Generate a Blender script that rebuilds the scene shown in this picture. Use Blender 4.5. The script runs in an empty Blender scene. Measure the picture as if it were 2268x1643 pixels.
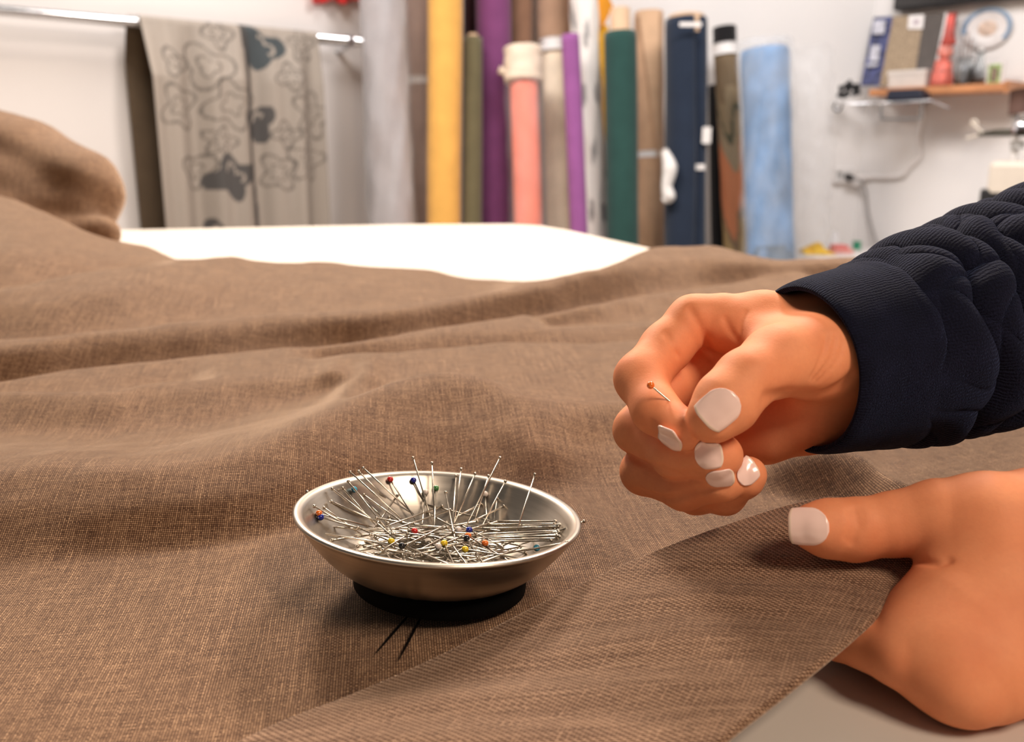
import bpy, math, random
import numpy as np
from mathutils import Vector, Matrix

# ------------------------------------------------------------------ camera, world, lights, exposure
SC = bpy.context.scene
W, H = 2268, 1643
F = 2000.0                       # focal length in pixels
TZ = 0.90                        # table top height
CH = 0.165                       # camera height above the table top
PITCH = math.radians(13.8)
CAM = np.array([0.0, 0.0, TZ + CH])
FWD = np.array([0.0, math.cos(PITCH), -math.sin(PITCH)])
UPV = np.array([0.0, math.sin(PITCH), math.cos(PITCH)])
RGT = np.array([1.0, 0.0, 0.0])

cam_d = bpy.data.cameras.new('camera')
cam_d.sensor_width = 36.0
cam_d.lens = 36.0 * F / W
cam_d.clip_start = 0.01
cam_d.clip_end = 50
cam_d.dof.use_dof = True
cam_d.dof.focus_distance = 0.345
cam_d.dof.aperture_fstop = 11.0
cam = bpy.data.objects.new('camera', cam_d)
SC.collection.objects.link(cam)
cam.location = CAM
cam.rotation_euler = (math.pi / 2 - PITCH, 0, 0)
SC.camera = cam

SC.view_settings.view_transform = 'Standard'
SC.view_settings.look = 'None'
SC.view_settings.gamma = 1.0
SC.view_settings.use_curve_mapping = False
SC.view_settings.exposure = -0.08
try:
    SC.cycles.use_denoising = True
    SC.cycles.max_bounces = 6
    SC.cycles.use_adaptive_sampling = True
    SC.cycles.adaptive_threshold = 0.02
    SC.cycles.sample_clamp_indirect = 4.0
    SC.cycles.caustics_reflective = False
    SC.cycles.caustics_refractive = False
except Exception:
    pass

world = bpy.data.worlds.new('world')
SC.world = world
world.use_nodes = True
world.node_tree.nodes['Background'].inputs[0].default_value = (1.0, 0.93, 0.87, 1)
world.node_tree.nodes['Background'].inputs[1].default_value = 0.09


def area_light(name, loc, target, sx, sy, power, col):
    d = bpy.data.lights.new(name, 'AREA')
    d.shape = 'RECTANGLE'
    d.size = sx
    d.size_y = sy
    d.energy = power
    d.color = col
    o = bpy.data.objects.new(name, d)
    SC.collection.objects.link(o)
    o.location = loc
    o.rotation_euler = (Vector(target) - Vector(loc)).to_track_quat('-Z', 'Y').to_euler()
    return o


area_light('ceiling_and_fill_light', (-0.60, 2.00, 2.45), (0.05, 0.4, 0.9), 0.36, 0.36, 50, (1.0, 0.82, 0.65))
area_light('ceiling_and_fill_light', (0.55, 1.90, 2.45), (0.05, 0.4, 0.9), 0.36, 0.36, 40, (1.0, 0.83, 0.69))
area_light('ceiling_and_fill_light', (0.75, -0.45, 2.15), (0.15, 0.3, 0.9), 0.45, 0.45, 19, (1.0, 0.80, 0.63))  # added front-right fill to brighten the hands, no panel of the ceiling
area_light('ceiling_and_fill_light', (0.75, 1.75, 2.62), (1.15, 3.0, 1.0), 1.1, 0.5, 40, (1.0, 0.96, 0.95))
area_light('ceiling_and_fill_light', (-0.75, 2.15, 2.60), (-0.65, 3.0, 0.9), 1.0, 0.5, 29, (1.0, 0.95, 0.92))

# ------------------------------------------------------------------ helpers
rng = random.Random(7)
nrng = np.random.RandomState(11)


def pix(px, py, d):
    return CAM + RGT * ((px - W / 2) / F * d) + UPV * (-(py - H / 2) / F * d) + FWD * d


def ray(px, py):
    return RGT * ((px - W / 2) / F) + UPV * (-(py - H / 2) / F) + FWD


def pz(px, py, z):
    r = ray(px, py)
    t = (TZ + z - CAM[2]) / r[2]
    return CAM + r * t


def mesh_obj(name, verts, faces, mat=None, parent=None, smooth=True, uv=None, loc=None):
    me = bpy.data.meshes.new(name)
    v = np.asarray(verts, dtype=float)
    if loc is not None:
        v = v - np.asarray(loc, dtype=float)
    if isinstance(faces, np.ndarray):
        faces = faces.tolist()
    me.from_pydata(v.tolist(), [], faces)
    me.update()
    if uv is not None:
        lay = me.uv_layers.new(name='UVMap')
        li = np.zeros(len(me.loops), dtype=np.int32)
        me.loops.foreach_get('vertex_index', li)
        lay.data.foreach_set('uv', np.asarray(uv, dtype=np.float32)[li].ravel())
    if smooth:
        me.polygons.foreach_set('use_smooth', [True] * len(me.polygons))
    if mat is not None:
        me.materials.append(mat)
    o = bpy.data.objects.new(name, me)
    SC.collection.objects.link(o)
    if loc is not None:
        o.location = loc
    if parent is not None:
        o.parent = parent
        if loc is None:
            o.matrix_parent_inverse = Matrix.Translation(parent.location).inverted()
        else:
            o.matrix_parent_inverse = Matrix.Translation(parent.location).inverted()
    return o


def thing(name, label, cat, loc=(0, 0, 0), group=None):
    o = bpy.data.objects.new(name, None)
    o.empty_display_size = 0.02
    SC.collection.objects.link(o)
    o.location = loc
    tag(o, label, cat, group)
    return o


def tag(o, label, cat=None, group=None):
    o['label'] = label
    if cat:
        o['category'] = cat
    if group:
        o['group'] = group
    return o


def struct(name, verts, faces, mat, smooth=False):
    o = mesh_obj(name, verts, faces, mat, smooth=smooth)
    o['kind'] = 'structure'
    return o


def catmull(P, n):
    P = np.asarray(P, dtype=float)
    m = len(P)
    t = np.linspace(0, m - 1, n)
    i = np.clip(t.astype(int), 0, m - 2)
    f = (t - i)[:, None]
    p1, p2 = P[i], P[i + 1]
    p0 = np.where((i > 0)[:, None], P[np.maximum(i - 1, 0)], 2 * p1 - p2)
    p3 = np.where((i < m - 2)[:, None], P[np.minimum(i + 2, m - 1)], 2 * p2 - p1)
    return 0.5 * ((2 * p1) + (-p0 + p2) * f + (2 * p0 - 5 * p1 + 4 * p2 - p3) * f ** 2 + (-p0 + 3 * p1 - 3 * p2 + p3) * f ** 3)


def grid_faces(nu, nv, wrap_u=False, wrap_v=False):
    fs = []
    for i in range(nu if wrap_u else nu - 1):
        i2 = (i + 1) % nu
        for j in range(nv if wrap_v else nv - 1):
            j2 = (j + 1) % nv
            fs.append((i * nv + j, i2 * nv + j, i2 * nv + j2, i * nv + j2))
    return fs


def tube_vf(pts, r, seg=12, caps=True):
    pts = np.asarray(pts, dtype=float)
    n = len(pts)
    r = np.broadcast_to(np.asarray(r, dtype=float), (n,))
    T = np.gradient(pts, axis=0)
    T /= np.linalg.norm(T, axis=1)[:, None] + 1e-12
    ref = np.array([0, 0, 1.0]) if abs(T[0][2]) < 0.9 else np.array([1.0, 0, 0])
    a = np.cross(T[0], ref); a /= np.linalg.norm(a)
    V = []
    for k in range(n):
        a = a - T[k] * a.dot(T[k]); a /= np.linalg.norm(a)
        b = np.cross(T[k], a)
        for s in range(seg):
            th = 2 * math.pi * s / seg
            V.append(pts[k] + r[k] * (math.cos(th) * a + math.sin(th) * b))
    fs = [tuple(reversed(f)) for f in grid_faces(n, seg, wrap_v=True)]
    if caps:
        fs.append(tuple(range(seg)))
        fs.append(tuple(reversed(range((n - 1) * seg, n * seg))))
    return V, fs


def tube(name, pts, r, mat, parent=None, seg=12, n=None):
    if n:
        if not np.isscalar(r):
            r = np.interp(np.linspace(0, len(r) - 1, n), np.arange(len(r)), r)
        pts = catmull(pts, n)
    v, f = tube_vf(pts, r, seg)
    return mesh_obj(name, v, f, mat, parent)


def lathe_vf(prof, seg=48, center=(0, 0, 0)):
    V = []
    for r, z in prof:
        for s in range(seg):
            th = 2 * math.pi * s / seg
            V.append((center[0] + r * math.cos(th), center[1] + r * math.sin(th), center[2] + z))
    return V, [tuple(reversed(f)) for f in grid_faces(len(prof), seg, wrap_v=True)]


def box_vf(cx, cy, cz, sx, sy, sz, rz=0.0):
    c, s = math.cos(rz), math.sin(rz)
    V = []
    for dz in (-1, 1):
        for dx, dy in ((-1, -1), (1, -1), (1, 1), (-1, 1)):
            x, y = dx * sx / 2, dy * sy / 2
            V.append((cx + c * x - s * y, cy + s * x + c * y, cz + dz * sz / 2))
    return V, [(3, 2, 1, 0), (4, 5, 6, 7), (0, 1, 5, 4), (1, 2, 6, 5), (2, 3, 7, 6), (3, 0, 4, 7)]


def bevel(o, w, seg=2):
    m = o.modifiers.new('bevel', 'BEVEL')
    m.width = w
    m.segments = seg
    m.limit_method = 'ANGLE'
    return o


def box(name, c, s, mat, parent=None, rz=0.0, bev=0.0):
    v, f = box_vf(*c, *s, rz)
    o = mesh_obj(name, v, f, mat, parent, smooth=False)
    if bev:
        bevel(o, bev)
    return o


# ------------------------------------------------------------------ materials
def new_mat(name):
    m = bpy.data.materials.new(name)
    m.use_nodes = True
    nt = m.node_tree
    return m, nt, nt.nodes['Principled BSDF']


def srgb(r, g, b):
    def f(c):
        c /= 255.0
        return c / 12.92 if c <= 0.04045 else ((c + 0.055) / 1.055) ** 2.4
    return (f(r), f(g), f(b), 1.0)


def plain(name, col, rough=0.6, metal=0.0, var=0.06, scale=30.0, bump=0.0, spec=0.5, sheen=0.0, coat=0.0):
    m, nt, b = new_mat(name)
    b.inputs['Roughness'].default_value = rough
    b.inputs['Metallic'].default_value = metal
    b.inputs['Specular IOR Level'].default_value = spec
    b.inputs['Sheen Weight'].default_value = sheen
    b.inputs['Coat Weight'].default_value = coat
    tc = nt.nodes.new('ShaderNodeTexCoord')
    nz = nt.nodes.new('ShaderNodeTexNoise')
    nz.inputs['Scale'].default_value = scale
    nz.inputs['Detail'].default_value = 4
    nt.links.new(tc.outputs['Object'], nz.inputs['Vector'])
    rp = nt.nodes.new('ShaderNodeValToRGB')
    c = np.array(col[:3])
    rp.color_ramp.elements[0].position = 0.3
    rp.color_ramp.elements[1].position = 0.7
    rp.color_ramp.elements[0].color = (*(c * (1 - var)), 1)
    rp.color_ramp.elements[1].color = (*np.minimum(c * (1 + var), 1), 1)
    nt.links.new(nz.outputs['Fac'], rp.inputs['Fac'])
    nt.links.new(rp.outputs['Color'], b.inputs['Base Color'])
    if bump:
        bp = nt.nodes.new('ShaderNodeBump')
        bp.inputs['Strength'].default_value = bump
        bp.inputs['Distance'].default_value = 0.002
        nt.links.new(nz.outputs['Fac'], bp.inputs['Height'])
        nt.links.new(bp.outputs['Normal'], b.inputs['Normal'])
    return m


class NB:
    """tiny node-math builder"""
    def __init__(self, nt):
        self.nt = nt

    def m(self, op, a, b=None, c=None, clamp=False):
        n = self.nt.nodes.new('ShaderNodeMath')
        n.operation = op
        n.use_clamp = clamp
        for i, x in enumerate((a, b, c)):
            if x is None:
                continue
            if isinstance(x, (int, float)):
                n.inputs[i].default_value = x
            else:
                self.nt.links.new(x, n.inputs[i])
        return n.outputs[0]

    def vec(self, x, y, z=0.0):
        n = self.nt.nodes.new('ShaderNodeCombineXYZ')
        for i, q in enumerate((x, y, z)):
            if isinstance(q, (int, float)):
                n.inputs[i].default_value = q
            else:
                self.nt.links.new(q, n.inputs[i])
        return n.outputs[0]

    def noise(self, v, scale, detail=2.0, rough=0.5):
        n = self.nt.nodes.new('ShaderNodeTexNoise')
        n.inputs['Scale'].default_value = scale
        n.inputs['Detail'].default_value = detail
        n.inputs['Roughness'].default_value = rough
        self.nt.links.new(v, n.inputs['Vector'])
        return n.outputs['Fac']

    def ramp(self, f, stops):
        n = self.nt.nodes.new('ShaderNodeValToRGB')
        e = n.color_ramp.elements
        while len(e) < len(stops):
            e.new(0.5)
        for k, (p, col) in enumerate(stops):
            e[k].position = p
            e[k].color = col
        self.nt.links.new(f, n.inputs['Fac'])
        return n.outputs['Color']

    def mix(self, f, a, b, mode='MIX'):
        n = self.nt.nodes.new('ShaderNodeMix')
        n.data_type = 'RGBA'
        n.blend_type = mode
        for s, x in ((n.inputs[0], f), (n.inputs[6], a), (n.inputs[7], b)):
            if isinstance(x, (int, float)):
                s.default_value = x
            elif isinstance(x, tuple):
                s.default_value = x
            else:
                self.nt.links.new(x, s)
        return n.outputs[2]


def linen(name, pitch=0.00085, dark=(0.030, 0.011, 0.0045, 1), mid=(0.142, 0.064, 0.030, 1), light=(0.68, 0.43, 0.25, 1), slub_u=0.75, slub_v=0.70, wobble=1.3, weft=1.0):
    m, nt, b = new_mat(name)
    N = NB(nt)
    uvn = nt.nodes.new('ShaderNodeUVMap')
    sp = nt.nodes.new('ShaderNodeSeparateXYZ')
    nt.links.new(uvn.outputs['UV'], sp.inputs[0])
    U = N.m('DIVIDE', sp.outputs[0], pitch)
    V = N.m('DIVIDE', sp.outputs[1], pitch)
    base = N.vec(U, V)
    w1 = N.noise(N.vec(U, N.m('MULTIPLY', V, 0.25)), 0.09, 3)
    w2 = N.noise(N.vec(N.m('MULTIPLY', U, 0.25), V, 5.0), 0.09, 3)
    u = N.m('ADD', U, N.m('MULTIPLY', N.m('SUBTRACT', w1, 0.5), wobble))
    v = N.m('ADD', V, N.m('MULTIPLY', N.m('SUBTRACT', w2, 0.5), wobble))
    su = N.m('SINE', N.m('MULTIPLY', u, math.pi))
    sv = N.m('SINE', N.m('MULTIPLY', v, math.pi))
    # per-thread thickness and tone (slubs run along each thread)
    fu, fv = N.m('FLOOR', u), N.m('FLOOR', v)
    tu = N.noise(N.vec(fu, N.m('MULTIPLY', v, 0.028), 2.0), 1.37, 3, 0.65)
    tv = N.noise(N.vec(N.m('MULTIPLY', u, 0.05), fv, 9.0), 1.37, 3, 0.65)
    cell = N.noise(N.vec(fu, fv, 0.3), 2.71, 1)
    a = N.m('POWER', N.m('ABSOLUTE', su), N.m('MULTIPLY_ADD', tu, -2.2, 2.3))
    bb = N.m('POWER', N.m('ABSOLUTE', sv), N.m('MULTIPLY_ADD', tv, -2.2, 2.3))
    # plain weave: each thread rises over every second one it crosses
    ow = N.m('MULTIPLY_ADD', N.m('COSINE', N.m('MULTIPLY', N.m('ADD', v, N.m('SUBTRACT', fu, 0.5)), math.pi)), 0.5, 0.5)
    of = N.m('MULTIPLY_ADD', N.m('COSINE', N.m('MULTIPLY', N.m('ADD', u, N.m('SUBTRACT', fv, 0.5)), math.pi)), -0.5, 0.5)
    wa = N.m('MULTIPLY', a, N.m('MULTIPLY_ADD', ow, 0.72, 0.28))
    wb = N.m('MULTIPLY', N.m('MULTIPLY', bb, weft), N.m('MULTIPLY_ADD', of, 0.72, 0.28))
    h = N.m('MAXIMUM', wa, wb)
    isa = N.m('GREATER_THAN', wa, wb)
    t = N.m('ADD', N.m('MULTIPLY', isa, N.m('MULTIPLY', tu, slub_u)), N.m('MULTIPLY', N.m('SUBTRACT', 1.0, isa), N.m('MULTIPLY', tv, slub_v)))
    t = N.m('ADD', N.m('MULTIPLY', t, 0.95), N.m('MULTIPLY', cell, 0.40))
    f = N.m('MULTIPLY', h, N.m('MULTIPLY_ADD', t, 1.35, 0.02))
    big = N.noise(base, 0.02, 3)
    f = N.m('ADD', f, N.m('MULTIPLY', N.m('SUBTRACT', big, 0.5), 0.10), clamp=True)
    col = N.ramp(f, [(0.15, dark), (0.45, mid), (0.90, light)])
    nt.links.new(col, b.inputs['Base Color'])
    b.inputs['Roughness'].default_value = 0.75
    b.inputs['Specular IOR Level'].default_value = 0.25
    b.inputs['Sheen Weight'].default_value = 1.0
    b.inputs['Sheen Roughness'].default_value = 0.30
    b.inputs['Sheen Tint'].default_value = (0.98, 0.78, 0.61, 1)
    bp = nt.nodes.new('ShaderNodeBump')
    bp.inputs['Strength'].default_value = 0.55
    bp.inputs['Distance'].default_value = 0.0004
    nt.links.new(h, bp.inputs['Height'])
    nt.links.new(bp.outputs['Normal'], b.inputs['Normal'])
    return m


def skin_mat():
    m, nt, b = new_mat('skin')
    N = NB(nt)
    tc = nt.nodes.new('ShaderNodeTexCoord')
    n1 = N.noise(tc.outputs['Object'], 55, 3)
    n2 = N.noise(tc.outputs['Object'], 700, 4, 0.6)
    col = N.ramp(n1, [(0.3, (0.78, 0.265, 0.118, 1)), (0.7, (0.88, 0.345, 0.165, 1))])
    col = N.mix(N.m('MULTIPLY', N.m('SUBTRACT', n2, 0.35, clamp=True), 0.35), col, (0.60, 0.19, 0.10, 1))
    nt.links.new(col, b.inputs['Base Color'])
    b.inputs['Roughness'].default_value = 0.62
    b.inputs['Specular IOR Level'].default_value = 0.25
    b.inputs['Subsurface Weight'].default_value = 0.12
    b.inputs['Subsurface Radius'].default_value = (0.006, 0.002, 0.001)
    b.inputs['Subsurface Scale'].default_value = 0.6
    vo = nt.nodes.new('ShaderNodeTexVoronoi')
    vo.inputs['Scale'].default_value = 1300
    nt.links.new(tc.outputs['Object'], vo.inputs['Vector'])
    hh = N.m('ADD', N.m('MULTIPLY', n2, 0.7), N.m('MULTIPLY', vo.outputs['Distance'], 0.35))
    bp = nt.nodes.new('ShaderNodeBump')
    bp.inputs['Strength'].default_value = 0.12
    bp.inputs['Distance'].default_value = 0.0005
    nt.links.new(hh, bp.inputs['Height'])
    nt.links.new(bp.outputs['Normal'], b.inputs['Normal'])
    return m


def steel_mat(name, col, rough, aniso_scale=None):
    m, nt, b = new_mat(name)
    N = NB(nt)
    b.inputs['Metallic'].default_value = 1.0
    tc = nt.nodes.new('ShaderNodeTexCoord')
    mp = nt.nodes.new('ShaderNodeMapping')
    mp.inputs['Scale'].default_value = aniso_scale or (200, 200, 200)
    nt.links.new(tc.outputs['Object'], mp.inputs['Vector'])
    n1 = N.noise(mp.outputs['Vector'], 1.0, 4, 0.6)
    c = np.array(col)
    nt.links.new(N.ramp(n1, [(0.3, (*(c * 0.9), 1)), (0.7, (*np.minimum(c * 1.06, 1), 1))]), b.inputs['Base Color'])
    nt.links.new(N.m('MULTIPLY_ADD', n1, 0.12, rough), b.inputs['Roughness'])
    return m


def knit_mat():
    m, nt, b = new_mat('navy_knit')
    N = NB(nt)
    uvn = nt.nodes.new('ShaderNodeUVMap')
    sp = nt.nodes.new('ShaderNodeSeparateXYZ')
    nt.links.new(uvn.outputs['UV'], sp.inputs[0])
    base = N.vec(sp.outputs[0], sp.outputs[1])
    wob = N.noise(base, 220, 3)
    rows = N.m('SINE', N.m('MULTIPLY', N.m('ADD', sp.outputs[1], N.m('MULTIPLY', wob, 0.0022)), 2 * math.pi / 0.0013))
    fine = N.noise(base, 1400, 3, 0.65)
    fz = N.noise(base, 90, 2)
    h = N.m('ADD', N.m('MULTIPLY', rows, 0.25), N.m('MULTIPLY', fine, 1.5))
    col = N.ramp(N.m('ADD', N.m('MULTIPLY', fine, 0.6), N.m('MULTIPLY', fz, 0.4)), [(0.3, (0.002, 0.0024, 0.008, 1)), (0.55, (0.005, 0.0057, 0.018, 1)), (0.8, (0.014, 0.016, 0.042, 1))])
    nt.links.new(col, b.inputs['Base Color'])
    b.inputs['Roughness'].default_value = 0.9
    b.inputs['Specular IOR Level'].default_value = 0.15
    b.inputs['Sheen Weight'].default_value = 0.16
    b.inputs['Sheen Roughness'].default_value = 0.3
    b.inputs['Sheen Tint'].default_value = (0.30, 0.42, 0.90, 1)
    bp = nt.nodes.new('ShaderNodeBump')
    bp.inputs['Strength'].default_value = 0.8
    bp.inputs['Distance'].default_value = 0.0008
    nt.links.new(h, bp.inputs['Height'])
    nt.links.new(bp.outputs['Normal'], b.inputs['Normal'])
    return m


def attr_mat(name, rough=0.8):
    m, nt, b = new_mat(name)
    a = nt.nodes.new('ShaderNodeAttribute')
    a.attribute_name = 'pattern'
    N = NB(nt)
    tc = nt.nodes.new('ShaderNodeTexCoord')
    n = N.noise(tc.outputs['Object'], 60, 4)
    nt.links.new(N.mix(N.m('MULTIPLY', n, 0.3), a.outputs['Color'], (0.42, 0.36, 0.29, 1), 'SOFT_LIGHT'), b.inputs['Base Color'])
    b.inputs['Roughness'].default_value = rough
    return m


def set_pattern(o, cols):
    me = o.data
    a = me.color_attributes.new('pattern', 'FLOAT_COLOR', 'POINT')
    c = np.ones((len(me.vertices), 4), dtype=np.float32)
    c[:, :3] = cols
    a.data.foreach_set('color', c.ravel())


def plastic_wrap(k=1.0):
    m, nt, b = new_mat('clear_plastic')
    out = nt.nodes['Material Output']
    tr = nt.nodes.new('ShaderNodeBsdfTransparent')
    mx = nt.nodes.new('ShaderNodeMixShader')
    N = NB(nt)
    tc = nt.nodes.new('ShaderNodeTexCoord')
    mp = nt.nodes.new('ShaderNodeMapping')
    mp.inputs['Scale'].default_value = (14, 14, 4)
    nt.links.new(tc.outputs['Object'], mp.inputs['Vector'])
    n = N.noise(mp.outputs['Vector'], 1.0, 4)
    nt.links.new(N.m('MULTIPLY_ADD', n, 0.62 * k, -0.12 * k, clamp=True), mx.inputs[0])
    b.inputs['Base Color'].default_value = (0.85, 0.88, 0.92, 1)
    b.inputs['Roughness'].default_value = 0.25
    nt.links.new(tr.outputs[0], mx.inputs[1])
    nt.links.new(b.outputs[0], mx.inputs[2])
    nt.links.new(mx.outputs[0], out.inputs['Surface'])
    bp = nt.nodes.new('ShaderNodeBump')
    bp.inputs['Strength'].default_value = 0.6
    bp.inputs['Distance'].default_value = 0.01
    nt.links.new(n, bp.inputs['Height'])
    nt.links.new(bp.outputs['Normal'], b.inputs['Normal'])
    return m


def glass_mat():
    m, nt, b = new_mat('clear_glass')
    b.inputs['Base Color'].default_value = (0.92, 0.95, 0.96, 1)
    b.inputs['Roughness'].default_value = 0.05
    b.inputs['Transmission Weight'].default_value = 1.0
    b.inputs['IOR'].default_value = 1.3
    return m


M_LINEN = linen('brown_linen')
M_HEM = linen('brown_linen_hem', pitch=0.00095, dark=(0.045, 0.019, 0.009, 1), mid=(0.138, 0.066, 0.035, 1), light=(0.64, 0.41, 0.265, 1), slub_u=1.2, slub_v=0.75, wobble=0.6, weft=0.75)
M_SKIN = skin_mat()
M_KNIT = knit_mat()
M_NAIL = plain('nail_polish', (0.97, 0.70, 0.62), 0.2, var=0.03, scale=80, spec=0.5, coat=0.4)
M_NAILTIP = plain('nail_free_edge', (0.93, 0.72, 0.58), 0.3, var=0.03)
M_BOWL = steel_mat('brushed_steel', (0.55, 0.495, 0.425), 0.27, (30, 30, 900))
M_PIN = steel_mat('pin_steel', (0.50, 0.445, 0.37), 0.2)
M_NEEDLE = plain('dark_needle', (0.012, 0.010, 0.009), 0.35, metal=0.6, var=0.02)
M_RUBBER = plain('black_rubber', (0.004, 0.004, 0.004), 0.85, var=0.1, spec=0.1)
M_WALL = plain('white_plaster', (0.84, 0.81, 0.79), 0.85, var=0.015, scale=3)
M_WALLW = plain('warm_plaster', (0.80, 0.745, 0.71), 0.85, var=0.02, scale=3)
M_FLOOR = plain('floor_vinyl', (0.42, 0.37, 0.33), 0.6, var=0.08, scale=6)
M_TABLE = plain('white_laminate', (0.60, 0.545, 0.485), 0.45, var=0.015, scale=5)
M_CHROME = steel_mat('chrome_tube', (0.86, 0.87, 0.90), 0.15)
M_CARD = plain('cardboard', (0.62, 0.42, 0.27), 0.85, var=0.08)
M_WHITE = plain('white_plastic', (0.85, 0.82, 0.80), 0.4, var=0.02)
M_BLACK = plain('black_plastic', (0.015, 0.015, 0.017), 0.45, var=0.1)
M_PLASTIC = plastic_wrap()
M_BAG = plastic_wrap(0.45)
M_GLASS = glass_mat()


def cloth_mat(name, col, rough=0.85, sheen=0.2, var=0.08, scale=18):
    return plain(name, col, rough, var=var, scale=scale, bump=0.1, spec=0.2, sheen=sheen)


# ------------------------------------------------------------------ room
def quad(name, a, b, z0, z1, mat):
    return struct(name, [(a[0], a[1], z0), (b[0], b[1], z0), (b[0], b[1], z1), (a[0], a[1], z1)], [(0, 1, 2, 3)], mat)


def wall(name, a, b, z0, z1, mat, t=0.08):
    """a wall slab, its front face along a-b, thick on the left of a->b"""
    a, b = np.array(a, float), np.array(b, float)
    d = (b - a) / np.linalg.norm(b - a)
    n = np.array([-d[1], d[0]]) * t
    P = [a, b, b + n, a + n]
    V = [(p[0], p[1], z0) for p in P] + [(p[0], p[1], z1) for p in P]
    return struct(name, V, [(3, 2, 1, 0), (4, 5, 6, 7), (0, 1, 5, 4), (1, 2, 6, 5), (2, 3, 7, 6), (3, 0, 4, 7)], mat)


def gp(px, d):
    """ground-plan point on the vertical plane through pixel column px at depth d"""
    return np.array([(px - W / 2) / F * d, d])


LW_A = np.array([-1.41, 2.61])                       # a point of the left wall, direction and room-side normal
LW_E = np.array([0.741, 0.671])
LW_N = np.array([0.671, -0.741])
WL0 = LW_A - LW_E * 1.3
WL1 = LW_A + LW_E * 1.505
WC = np.array([1.364, 3.62])
RW_E = np.array([0.671, -0.741])
RW_N = np.array([-0.741, -0.671])
wall('wall_left', WL0, WL1, 0, 2.7, M_WALLW)
wall('wall_back', WL1, WC, 0, 2.7, M_WALL)
wall('wall_right', WC, WC + RW_E * 2.4, 0, 2.7, M_WALL)
struct('floor', [(-4, -2, -.1), (4, -2, -.1), (4, 5, -.1), (-4, 5, -.1), (-4, -2, 0), (4, -2, 0), (4, 5, 0), (-4, 5, 0)], [(3, 2, 1, 0), (4, 5, 6, 7), (0, 1, 5, 4), (1, 2, 6, 5), (2, 3, 7, 6), (3, 0, 4, 7)], M_FLOOR)

# ------------------------------------------------------------------ cutting table
def make_table():
    e = [pz(-900, 541, 0), pz(280, 509, 0), pz(900, 497, 0), pz(1130, 496, 0), pz(1200, 500, 0), pz(1260, 510, 0), pz(1420, 545, 0)]
    d = e[-1] - e[-2]
    d /= np.linalg.norm(d)
    P = [p[:2] for p in e]
    P.append((e[-1] + d * 1.75)[:2])
    P.append(np.array([0.75, -0.5]))
    P.append(np.array([-1.7, -0.5]))
    n = len(P)
    V = [(p[0], p[1], TZ) for p in P] + [(p[0], p[1], TZ - 0.035) for p in P]
    fs = [tuple(reversed(range(n))), tuple(range(n, 2 * n))] + [(i, (i + 1) % n, n + (i + 1) % n, n + i) for i in range(n)]
    t = thing('cutting_table', 'large white cutting table with a rounded corner under the brown linen', 'table', (-0.3, 0.6, 0))
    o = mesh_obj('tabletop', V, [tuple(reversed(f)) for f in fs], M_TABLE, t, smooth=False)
    bevel(o, 0.003)
    for x, y in ((-1.5, -0.35), (0.6, -0.35), (-1.3, 1.55), (0.0, 1.6)):
        v, f = box_vf(x, y, (TZ - 0.035) / 2, 0.06, 0.06, TZ - 0.035)
        mesh_obj('leg', v, f, M_WHITE, t, smooth=False)


make_table()

# ------------------------------------------------------------------ brown linen: fold lines traced as ground curves, profiles run through them
NPH, NYY = 620, 470
PHI = np.linspace(-0.86, 0.86, NPH)
FOLDS = []          # (phi range, Y(phi), z(phi), weight(phi), priority)


NAMED = {}


def fold(pts, fade=(0.0, 0.0), dist=0.0, z=None, prio=1, name=None, front=None, gap=0.008):
    """a fold line through (px, py, z); dist/z make a companion line farther away (the hidden hollow behind a crest)"""
    w = np.array([pz(*p) for p in catmull(pts, 40 * len(pts))])
    if not np.isscalar(dist):
        dist = np.interp(np.linspace(0, 1, len(w)), np.linspace(0, 1, len(dist)), dist)
    ph, Y, zz = w[:, 0] / w[:, 1], w[:, 1] + dist, w[:, 2] - TZ
    if z is not None:
        zz = np.full(len(ph), z) if np.isscalar(z) else np.interp(np.linspace(0, 1, len(ph)), np.linspace(0, 1, len(z)), z)
    o = np.argsort(ph)
    ph, Y, zz = ph[o], Y[o], zz[o]
    wgt = np.where((PHI >= ph[0]) & (PHI <= ph[-1]), 1.0, 0.0)
    if fade[0]:
        wgt = wgt * np.clip((PHI - ph[0]) / fade[0], 0, 1)
    if fade[1]:
        wgt = wgt * np.clip((ph[-1] - PHI) / fade[1], 0, 1)
    wgt = wgt * wgt * (3 - 2 * wgt)
    Yc = np.interp(PHI, ph, Y)
    if front is not None:                      # a face or foot line never passes behind the crest it belongs to
        Yr, wr = NAMED[front]
        Yc = np.where(wr > 0, np.minimum(Yc, Yr - gap), Yc)
    if name:
        NAMED[name] = (Yc, wgt)
    FOLDS.append((Yc, np.interp(PHI, ph, zz), wgt, prio))


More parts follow.
